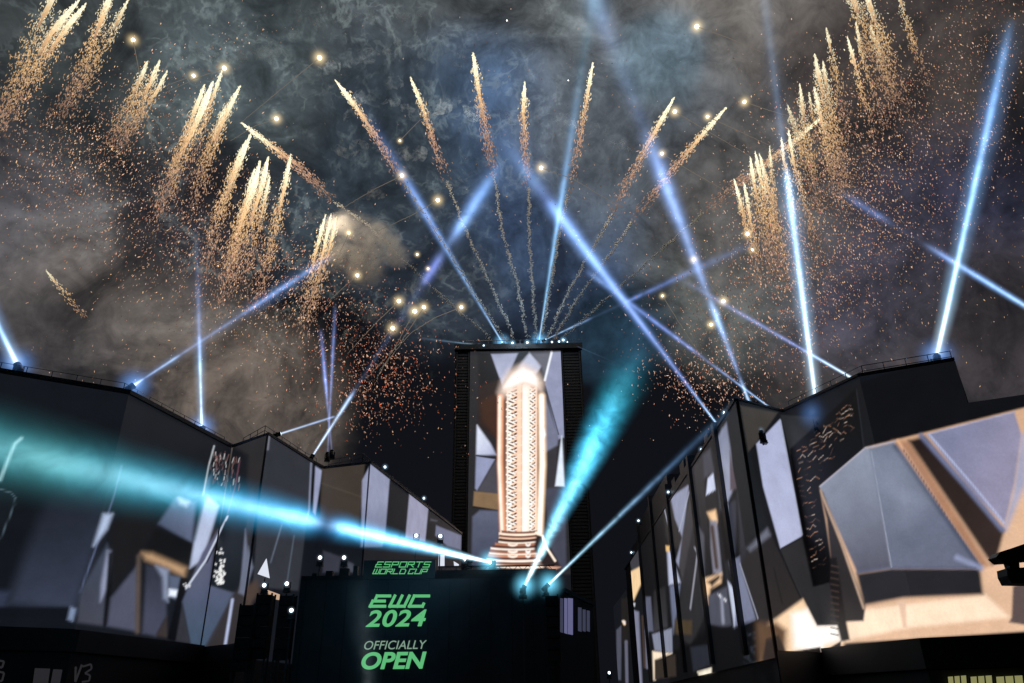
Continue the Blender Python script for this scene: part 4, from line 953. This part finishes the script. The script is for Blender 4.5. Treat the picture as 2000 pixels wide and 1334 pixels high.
def comet(label, pts, Y, w0, w1, n, group, solid=0.45, glow=1.0, tail=None, dim=1.0):
    pts = list(pts)
    if not tail:
        (xa, ya), (xb, yb) = pts[-2], pts[-1]; pts[-1] = (xb + (xb-xa)*.85, yb + (yb-ya)*.85 + 14); n = int(n*1.2)
    w1 = w1*(1.0 if tail else 1.05); n = int(n*1.2)
    """a climbing star: head first, a dense white neck that frays into copper grains; w in frame pixels"""
    P, s = path(pts, Y); k = MPP(pts[0][0], pts[0][1], Y)
    e = empty('firework_comet', P[0], label, 'firework', group)
    # head and neck: solid tapering flame
    tt = np.linspace(0, solid, 12); C = at(P, s, tt); m = MB()
    rad = [k*max(0.35, w0*0.5*min(1, 0.12+q*6)*(1-0.75*q/solid)) for q in tt]; m.tube([tuple(c) for c in C], rad, 7)
    o = m.build('burning_neck', None, e); a = o.data.color_attributes.new('col', 'FLOAT_COLOR', 'POINT')
    cc = np.ones((len(C)*7, 4)); cc[:, :3] = np.repeat(ramp(tt/solid, [HOT*1.6, HOT*1.3, WARM, COP*.55]), 7, 0)*dim; a.data.foreach_set('color', cc.ravel().astype(np.float32)); o.data.materials.append(M_SPARK)
    t = rng.beta(1.1, 1.45, n); C = at(P, s, t); C2 = at(P, s, np.clip(t+0.02, 0, 1.0)); D = C2-C + 1e-5 + at(P, s, np.ones(n)*0.5)*0
    D[t > .97] = P[-1]-P[-2]
    W_ = k*(w0*0.5 + (w1*0.5-w0*0.5)*t)*np.minimum(1, 0.15+t*5); off = rng.normal(size=(n, 3)); off *= (W_*0.62)[:, None]
    D = D/np.linalg.norm(D, axis=1)[:, None] + rng.normal(size=(n, 3))*0.28
    col = ramp(t*1.05 + rng.normal(size=n)*.1, ([HOT*1.5, HOT*1.1, WARM, COP, COP*.8, COP*.45] if tail else [HOT*1.4, HOT, WARM*1.1, WARM*.9, COP*.8, COP*.5]))*dim*(rng.uniform(.55, 1.25, n)*(1-.35*t))[:, None]
    q_ = sparks('sparks', C+off, D, k*rng.uniform(1.4, 4.6, n), k*rng.uniform(.55, 1.25, n), col, e); q_['kind'] = 'stuff'
    if tail:     # smoke left along the climb
        grain_trail(tail, Y, 3.6, 900, e, .6)
    return e
M_SMK = mat_pbr('lit_smoke', (0.5, 0.5, 0.47), 1.0, 0, 0.2, 0.3)
GC = 'comets fanned out above the tower'
FAN = [
 ('first comet of the fan from the left, low and pointing hard left', [(472,240),(530,285),(590,330),(650,392)], 118, 9, 20, 700, .62, [(650,392),(720,440),(800,520),(870,585),(960,662)]),
 ('second comet of the fan, white head leaning left', [(655,157),(700,215),(745,285),(790,360)], 122, 10, 16, 520, .55, [(790,360),(870,480),(930,580),(990,668)]),
 ('third comet of the fan, golden and slightly left', [(802,152),(822,200),(845,270),(872,352)], 125, 9, 18, 420, .5, [(872,352),(905,440),(950,540),(1005,660)]),
 ('highest comet of the fan, just left of the middle', [(924,104),(934,170),(947,250),(966,345)], 127, 11, 19, 560, .55, [(966,345),(980,450),(1012,560),(1030,660)]),
 ('middle comet of the fan, short and upright', [(1025,160),(1022,220),(1026,290),(1033,365)], 128, 10, 18, 420, .48, [(1033,365),(1033,450),(1040,560),(1048,660)]),
 ('comet of the fan just right of the middle, leaning right', [(1158,122),(1147,190),(1130,280),(1108,380)], 126, 9, 15, 420, .42, [(1108,380),(1090,470),(1075,560),(1058,660)]),
 ('comet of the fan pointing to the upper right', [(1316,192),(1283,250),(1245,320),(1196,418)], 123, 10, 20, 520, .5, [(1196,418),(1150,500),(1105,580),(1070,662)]),
 ('last long comet of the fan, farthest right of the steep ones', [(1419,210),(1370,265),(1310,335),(1235,432)], 121, 9, 20, 560, .5, [(1235,432),(1190,500),(1130,580),(1082,662)]),
 ('low comet of the fan lying over the right gold streaks', [(1606,228),(1540,285),(1460,345),(1375,415)], 118, 9, 22, 700, .4, [(1375,415),(1290,490),(1200,570),(1100,660)]),
]
for lab, pts, Y, w0, w1, n, so, tail in FAN: comet(lab, pts, Y, w0, w1, n, GC, so, tail=tail)
GL = 'gold streaks over the left roofs'; GR = 'gold streaks over the right roofs'
LEFT = [
 ('broad gold streak in the top left corner, outermost', [(118,-30),(70,60),(5,205)], 78, 16, 46, 520, .25, .8),
 ('long gold streak second from the left edge', [(155,0),(100,65),(30,180)], 80, 14, 40, 620, .4, .95),
 ('gold streak ending in the bright point at top left', [(168,8),(125,60),(60,150)], 82, 12, 34, 460, .45, 1),
 ('gold streak rising to the top edge left of the yellow flare', [(222,-25),(190,60),(150,150)], 84, 14, 32, 560, .4, .95),
 ('pinkish gold streak right beside the yellow flare', [(250,0),(220,60),(165,165),(125,200)], 86, 10, 30, 420, .25, .8),
 ('short gold streak first of the trio below the yellow flare', [(288,120),(270,165),(232,235)], 88, 10, 26, 330, .35, .85),
 ('gold streak middle of the trio below the yellow flare', [(312,118),(290,170),(250,250),(235,275)], 89, 11, 30, 400, .4, .95),
 ('gold streak right of the trio below the yellow flare', [(327,138),(308,175),(270,225)], 90, 8, 22, 240, .5, .9),
 ('white gold streak left of the pair under two flares', [(400,165),(375,230),(340,325)], 92, 10, 24, 420, .4, 1),
 ('white gold streak with the brightest tall neck under two flares', [(416,160),(388,230),(350,310),(320,380)], 93, 15, 30, 620, .55, 1.1),
 ('thin gold streak touching the flare at upper left', [(434,138),(412,200),(385,275)], 94, 8, 24, 330, .4, 1),
 ('tall gold streak leaning right beside the steel grey smoke', [(469,168),(440,225),(405,315),(385,370)], 96, 11, 30, 560, .45, 1),
 ('short companion streak left of the tall leaning one', [(440,208),(425,250),(400,300)], 97, 9, 22, 240, .5, .9),
 ('gold streak beginning right under the low left comet', [(490,262),(462,330),(425,430),(408,490)], 99, 12, 30, 560, .45, 1.05),
 ('slim gold streak left of the one under the low comet', [(480,275),(455,335),(430,400)], 100, 8, 20, 240, .5, 1),
 ('white gold streak on the right of the dense white trio', [(524,306),(510,370),(480,460),(462,520)], 102, 13, 34, 560, .5, 1.1),
 ('white gold streak in the middle of the dense white trio', [(508,315),(495,370),(465,450),(445,530)], 103, 14, 30, 560, .55, 1.15),
 ('white gold streak on the left of the dense white trio', [(497,330),(482,390),(455,470)], 104, 10, 26, 360, .5, 1.05),
 ('slim gold streak between the white trio and the crossing one', [(527,345),(515,400),(498,470)], 105, 8, 22, 260, .45, .95),
 ('gold streak crossing below the low left comet', [(568,302),(555,370),(535,450),(515,530)], 106, 11, 26, 560, .4, 1.05),
 ('left of the three pale streaks beside the brown smoke puff', [(636,420),(622,470),(600,560)], 108, 8, 22, 300, .5, 1.05),
 ('middle of the three pale streaks beside the brown smoke puff', [(647,418),(634,480),(612,570)], 109, 8, 22, 300, .5, 1.05),
 ('right of the three pale streaks beside the brown smoke puff', [(657,425),(645,480),(625,545)], 110, 7, 20, 260, .45, 1),
 ('lone faint gold streak low over the left roof', [(90,528),(112,556),(150,592)], 62, 6, 14, 110, .3, .7),
]
for lab, pts, Y, w0, w1, n, so, dm in LEFT: comet(lab, pts, Y, w0, w1, n, GL, so, dim=dm)
RIGHT = [
 ('gold streak at the top edge, first of the right cluster', [(1655,-30),(1690,60),(1712,110)], 78, 16, 34, 460, .3, .8),
 ('gold streak at the top edge, second of the right cluster', [(1686,-30),(1715,60),(1745,150),(1760,190)], 79, 14, 40, 520, .3, .85),
 ('thin orange streak at the top edge, far right', [(1753,-20),(1775,60),(1797,115)], 76, 9, 16, 220, .2, .75),
 ('short pair of yellow streaks, the higher one', [(1672,45),(1682,100),(1708,175)], 82, 8, 16, 200, .3, .85),
 ('short pair of yellow streaks, the lower left one', [(1655,72),(1668,120),(1692,200)], 83, 8, 16, 220, .35, .95),
 ('yellow streak inside the wide right curtain', [(1700,50),(1715,100),(1735,170)], 84, 10, 30, 320, .25, .75),
 ('slim gold streak standing apart at upper right', [(1614,55),(1625,110),(1642,190)], 85, 8, 20, 240, .25, .8),
 ('gold streak left side of the tall right pair', [(1591,105),(1605,180),(1630,290),(1640,350)], 88, 11, 34, 520, .3, .85),
 ('gold streak right side of the tall right pair', [(1607,120),(1618,190),(1640,280)], 89, 10, 28, 320, .25, .8),
 ('upper gold streak crossing the low right comet, left one', [(1562,165),(1570,230),(1588,330)], 91, 9, 26, 360, .3, .85),
 ('upper gold streak crossing the low right comet, right one', [(1590,170),(1602,225),(1625,320)], 92, 10, 30, 400, .4, .95),
 ('small gold streak between two upper right ones', [(1580,180),(1584,205),(1590,245)], 93, 5, 10, 90, .4, .8),
 ('brown gold streak beside the pale steep beam', [(1538,205),(1556,260),(1580,330)], 95, 8, 26, 320, .2, .75),
 ('gold streak inside the pale steep beam, left', [(1526,268),(1530,310),(1550,400)], 97, 7, 16, 200, .35, 1),
 ('gold streak inside the pale steep beam, right', [(1540,255),(1550,320),(1575,400)], 98, 8, 20, 260, .4, 1),
 ('slim upright streak right of the flame trio', [(1503,285),(1507,340),(1515,420)], 101, 6, 16, 220, .35, .9),
 ('flame trio over the right roofs, left one', [(1465,308),(1475,370),(1492,450)], 103, 9, 24, 320, .4, 1),
 ('flame trio over the right roofs, middle one', [(1475,298),(1488,360),(1505,450)], 104, 9, 26, 340, .4, 1),
 ('flame trio over the right roofs, right one', [(1483,300),(1498,360),(1525,470)], 105, 9, 26, 340, .35, .95),
 ('lowest gold streak on the right, outer left', [(1434,350),(1446,395),(1462,460)], 108, 7, 14, 200, .5, 1),
 ('lowest gold streak on the right, inner', [(1453,358),(1462,410),(1475,480)], 109, 7, 16, 220, .5, 1),
]
for lab, pts, Y, w0, w1, n, so, dm in RIGHT: comet(lab, pts, Y, w0, w1, n, GR, so, dim=dm)
# falling embers
def cloud(label, blobs, Y0, Y1, pal, slope):
    Cs, Ds, Ls, Ws, Ks = [], [], [], [], []
    for (px, py, sx, sy, ang, n, b) in blobs:
        n = int(n*1.2)
        u = rng.normal(size=n)*sx; v = rng.normal(size=n)*sy; a = math.radians(ang)
        X = px + u*math.cos(a) - v*math.sin(a); Yp = py + u*math.sin(a) + v*math.cos(a); dep = rng.uniform(Y0, Y1, n)
        for i in range(n):
            if Yp[i] > 900 or X[i] < -60 or X[i] > 2060: continue
            p = atY(X[i], Yp[i], dep[i]); k = MPP(X[i], Yp[i], dep[i]); Cs.append(p)
            d = atY(X[i]+slope[0]+rng.normal()*.6, Yp[i]+slope[1]+rng.normal()*.5, dep[i])-p; Ds.append(d)
            f = rng.random(); Ls.append(k*(1.0+2.7*f*f)); Ws.append(k*(.55+.8*rng.random()**2)); Ks.append(ramp(np.array([rng.random()]), pal)[0]*b*(0.2+1.7*rng.random()**2.2))
    o = sparks('falling_embers', np.array(Cs), np.array(Ds), np.array(Ls), np.array(Ws), np.array(Ks)); tag(o, label, 'embers', kind='stuff'); return o
cloud('copper embers raining under the left gold streaks', [(200,270,110,55,-35,1100,.9),(300,400,120,80,40,1500,.85),(470,480,90,70,40,1300,.9),(560,580,90,80,0,1100,.85),(70,240,60,80,0,350,.8),(90,330,70,60,0,200,.5),(420,600,110,70,0,250,.6),(170,420,90,60,30,350,.6)], 70, 112, [WARM, COP, COP, RED], (-1.0, 1.6))
cloud('orange and red embers falling beside the tower, left', [(690,650,75,65,0,620,.7),(735,750,55,45,20,520,.9),(780,700,50,60,0,200,.8),(650,790,90,60,0,200,.5),(800,740,90,60,0,160,.6)], 84, 122, [COP, COP, RED, lin((222,110,70))], (.4, 1.2))
cloud('pink copper embers raining under the right gold streaks', [(1640,330,75,100,-25,1900,.8),(1740,250,110,110,0,1300,.65),(1860,120,100,110,0,800,.65),(1930,60,60,70,0,300,.7),(1520,480,70,80,-20,1400,.75),(1600,560,80,80,0,900,.6),(1820,330,110,90,0,500,.55),(1700,480,110,70,0,600,.55),(1950,260,50,90,0,140,.6)], 70, 108, [WARM, COP, COP, lin((205,120,110))], (.5, 1.6))
cloud('dark orange embers low behind the right roof lamps', [(1430,680,75,60,0,700,.7),(1370,755,60,35,20,420,.85),(1350,600,70,70,0,200,.6),(1500,640,80,80,0,350,.5)], 80, 118, [COP, COP, RED], (.3, 1.3))
cloud('loose sparks scattered over the whole sky', [(1000,450,380,220,0,260,.55),(300,700,200,110,0,90,.5),(1250,420,140,130,0,150,.5),(1700,640,160,90,0,160,.45),(480,70,60,18,-20,90,.6),(1180,300,200,150,0,80,.4),(900,850,200,60,0,40,.5)], 80, 130, [WARM, COP, lin((230,200,180))], (.2, 1.0))
# burning stars with their thin trails
FL = [
 (260,78,14,[(260,78),(268,120),(300,300)],'yellow flare high above the left trio of streaks'), (378,148,12,[(378,148),(330,165),(290,190)],'flare left of the brighter one at upper left'),
 (438,133,15,[(438,133),(390,150),(320,182)],'bright flare at the tip of a gold streak, upper left'), (624,113,17,[(624,113),(560,165),(470,240)],'big flare with a long straight trail, upper left of the middle'),
 (540,232,14,[(540,232),(500,245),(450,275)],'flare below the big one, over the low left comet'), (785,343,13,[(785,343),(730,370),(660,412)],'flare on the left blue beam'),
 (855,391,14,[(855,391),(805,420),(740,450)],'flare between the two crossing blue beams'), (681,455,10,[(681,455),(675,470),(660,500)],'small flare inside the brown smoke puff'),
 (698,538,12,[(698,538),(670,562),(640,590)],'flare just below the brown smoke puff'), (779,588,14,[(779,588),(740,625),(680,690)],'highest flare of the low left four'),
 (810,608,16,[(810,608),(770,680),(735,740)],'middle left flare of the close low pair'), (828,600,13,[(828,600),(785,665),(715,740)],'middle right flare of the close low pair'),
 (767,641,15,[(767,641),(758,650),(745,668)],'lowest flare of the low left four'), (901,600,12,[(901,600),(850,620),(800,652),(740,725)],'flare left of the tower foot of the fan with a curved trail'),
 (815,497,7,None,'tiny pinkish flare left of the crossing beams'), (836,525,7,None,'tiny flare right under the crossing beams'),
 (781,275,7,[(781,275),(800,255),(820,235),(870,215)],'tiny flare between the second and third comets'), (1057,328,14,[(1057,328),(1120,350),(1205,400)],'flare right of the middle comet'),
 (1361,52,16,[(1361,52),(1420,73),(1495,105)],'flare highest on the right half'), (1318,218,14,[(1318,218),(1380,255),(1465,305)],'flare at the tip of the upper right comet'),
 (1382,228,11,[(1382,228),(1430,250),(1505,285)],'flare touching the last long comet'), (1454,199,13,[(1454,199),(1500,215),(1560,232)],'flare between the last comet and the pale beam'),
 (1293,300,11,[(1293,300),(1350,335),(1430,380)],'flare beside the middle of the upper right comet'), (1355,507,11,[(1355,507),(1385,540),(1412,585)],'flare on the broken blue beam'),
 (1413,588,13,[(1413,588),(1390,560),(1365,520)],'flare right of the broken blue beam'), (1389,634,12,[(1389,634),(1370,605),(1345,585)],'lowest flare on the right with a crooked trail'),
 (1460,457,12,None,'yellow flare among the lowest right streaks, upper'), (1470,488,11,None,'yellow flare among the lowest right streaks, lower'),
 (1294,578,8,[(1294,578),(1320,620),(1365,690)],'small flare with a wavy trail over the right street'), (990,40,5,None,'tiny white star at the top middle'), (1110,157,4,None,'tiny bluish star left of the upright right comet'),
 (762,436,0,None,None)]
G_STAR = {}
for i, (x, y, w, tr, lab) in enumerate(FL):
    if not lab: continue
    Y = 88 + (i*37 % 40); k = MPP(x, y, Y); p = atY(x, y, Y)
    e = empty('firework_flare', p, lab, 'flare', 'burning flares drifting in the sky')
    me = ico(k*w*0.25, 2); me.materials.append(M_CORE); me.name = 'core'; o = bpy.data.objects.new('core', me); COL.objects.link(o); o.parent = e
    if w > 6:
        me = ico(k*w*1.9, 3); me.materials.append(glow_mat(k*w*1.92, (255, 226, 170), 3.6, 5.0)); me.name = 'glow'; o = bpy.data.objects.new('glow', me); COL.objects.link(o); o.parent = e
    if tr:
        P, s = path(tr, Y); q = np.linspace(0, 1, 40); C = at(P, s, q) + rng.normal(size=(40, 3))*k*np.array([.5, .5, .5])*(q[:, None])*(1.4 if y > 560 else .7)
        MB().tube([tuple(c) for c in C], [k*(.75-.4*v) for v in q], 5).build('trail', M_TR, e)
# fireworks' light on smoke and roofs; last cool lamps added to brighten smoke curls
for (x, y, Y, pw, c) in ((470,250,95,9600,(1,.78,.5)), (1580,220,92,9600,(1,.78,.5)), (640,420,112,4800,(1,.82,.6)), (930,330,112,6400,(1,.85,.65)), (1230,330,112,6400,(1,.85,.65)), (1020,560,118,3000,(.6,.8,1)), (640,110,124,9000,(.85,.95,1)), (900,170,124,9000,(.85,.95,1)), (1150,230,124,6000,(.9,.95,1))):
    l = bpy.data.lights.new('firework_and_fill', 'POINT'); l.energy = pw; l.color = c; l.shadow_soft_size = 2.0
    o = bpy.data.objects.new('firework_and_fill', l); COL.objects.link(o); o.location = tuple(atY(x, y, Y))
# ------------------------------------------------------------------ smoke
def smoke(label, spots, Y, col, dens, scale, thick=1.0, emis=0.0):
    """one bank of drifting smoke: overlapping puffs joined into a closed hull, filled with uneven density"""
    import bmesh
    v0 = [atY(x, y, Y) for x, y, r in spots]; c = np.mean(v0, 0)
    md = bpy.data.materials.new('smoke'); md.use_nodes = True; md.node_tree.nodes.clear(); q = NG(md.node_tree); t = q.n('ShaderNodeTexCoord'); P = t.outputs['Object']
    wv = q.vm('ADD', P, q.vm('SCALE', q.vm('SUBTRACT', q.noise(P, scale*.8, 3, .6, out='Color'), (.5, .5, .5)), scale=5.0))
    acc = None
    for p, (x, y, r) in zip(v0, spots):
        R = r*MPP(x, y, Y); d = q.m('DIVIDE', q.vm('LENGTH', q.vm('SUBTRACT', wv, tuple((p-c).tolist()))), R*.9)
        f = q.m('SUBTRACT', 1.0, d, clamp=True); acc = f if acc is None else q.m('MAXIMUM', acc, f)
    nz = q.noise(P, scale, 6, .65, .5); de = q.m('MULTIPLY', q.m('MULTIPLY', q.mr(acc, 0, .6), q.mr(nz, .36, .66)), dens)
    pv = q.n('ShaderNodeVolumePrincipled'); pv.inputs['Color'].default_value = L4(col); q.put(pv.inputs['Density'], de)
    o = q.n('ShaderNodeOutputMaterial'); md.node_tree.links.new(pv.outputs[0], o.inputs['Volume']); md.cycles.volume_step_rate = 0.3
    bm = bmesh.new()
    lo = np.min([np.array(p-c) - r*MPP(x, y, Y) for p, (x, y, r) in zip(v0, spots)], 0); hi = np.max([np.array(p-c) + r*MPP(x, y, Y) for p, (x, y, r) in zip(v0, spots)], 0)
    bmesh.ops.create_icosphere(bm, subdivisions=3, radius=1.0)
    for v in bm.verts: v.co = Vector((lo+hi)/2) + Vector([v.co[i]*float(hi[i]-lo[i])*.62 for i in range(3)])
    me = bpy.data.meshes.new('smoke'); bm.to_mesh(me); bm.free(); me.materials.append(md)
    ob = bpy.data.objects.new('smoke', me); COL.objects.link(ob); ob.location = tuple(c.tolist()); tag(ob, label, 'smoke', kind='stuff'); return ob
md = bpy.data.materials.new('smoke_wisp'); md.use_nodes = True; md.node_tree.nodes.clear(); q = NG(md.node_tree); P = q.n('ShaderNodeTexCoord').outputs['Object']
pv = q.n('ShaderNodeVolumePrincipled'); pv.inputs['Color'].default_value = (.86, .88, .86, 1)
q.put(pv.inputs['Density'], q.m('MULTIPLY', q.m('MULTIPLY', q.mr(q.noise(P, .55, 5, .7, .8), .48, .68), q.mr(q.noise(P, .09, 2, .5), .38, .58)), .42))
md.node_tree.links.new(pv.outputs[0], q.n('ShaderNodeOutputMaterial').inputs['Volume']); md.cycles.volume_step_rate = .12
def curl(pts, Y):
    P2, s2 = path(pts, Y); k = MPP(pts[0][0], pts[0][1], Y); t = np.linspace(0, 1, 60); C = at(P2, s2, t); ph = rng.uniform(0, 6, 3)
    C = C + (np.sin(t[:, None]*np.array([23, 19, 31]) + ph)*5 + np.sin(t[:, None]*np.array([61, 73, 50]) + ph)*3)*k
    r = k*(9 + 6*np.sin(t*33+ph[0]) + 3*np.sin(t*71+ph[1]))*np.minimum(1, np.minimum(t, 1-t)*8+.1)
    return MB().tube([tuple(c) for c in C], list(np.maximum(r, k)), 10).build('smoke', md)
smoke('brown smoke puff drifting left of the crossing beams', [(680,455,60),(740,470,55),(715,520,55),(775,495,40),(650,500,45)], 116, (214,212,210), .40, .26)
for lab, pts, n in (('thin curl of smoke arching over the second and third comets', [(655,235),(700,200),(760,165),(850,125),(965,108)], 900),
        ('curl of smoke hanging right of the big flare', [(480,70),(560,150),(640,130),(720,115),(800,75)], 700), ('smoke curl low over the brown puff', [(560,440),(650,415),(700,400),(760,350),(830,300)], 700),
        ('smoke curl between the third and fourth comets', [(740,190),(830,225),(880,200),(950,225),(1040,245)], 700), ('smoke curl across the left beam', [(640,300),(720,285),(790,310),(850,285)], 500),
        ('smoke curl at the top left beside the flares', [(330,120),(400,100),(470,115),(560,75),(640,30)], 700), ('smoke curl under the fifth comet', [(1060,215),(1120,235),(1190,265),(1250,300)], 400),
        ('smoke curl on the top edge', [(560,20),(650,45),(730,20),(830,30)], 400), ('smoke curl beneath the right fan trails', [(1290,575),(1330,600),(1360,640),(1375,690)], 300),
        ('smoke curl left of the tower fan', [(640,700),(700,640),(760,600),(850,520)], 500)):
    o = curl(pts, 132); tag(o, lab, 'smoke', kind='stuff')
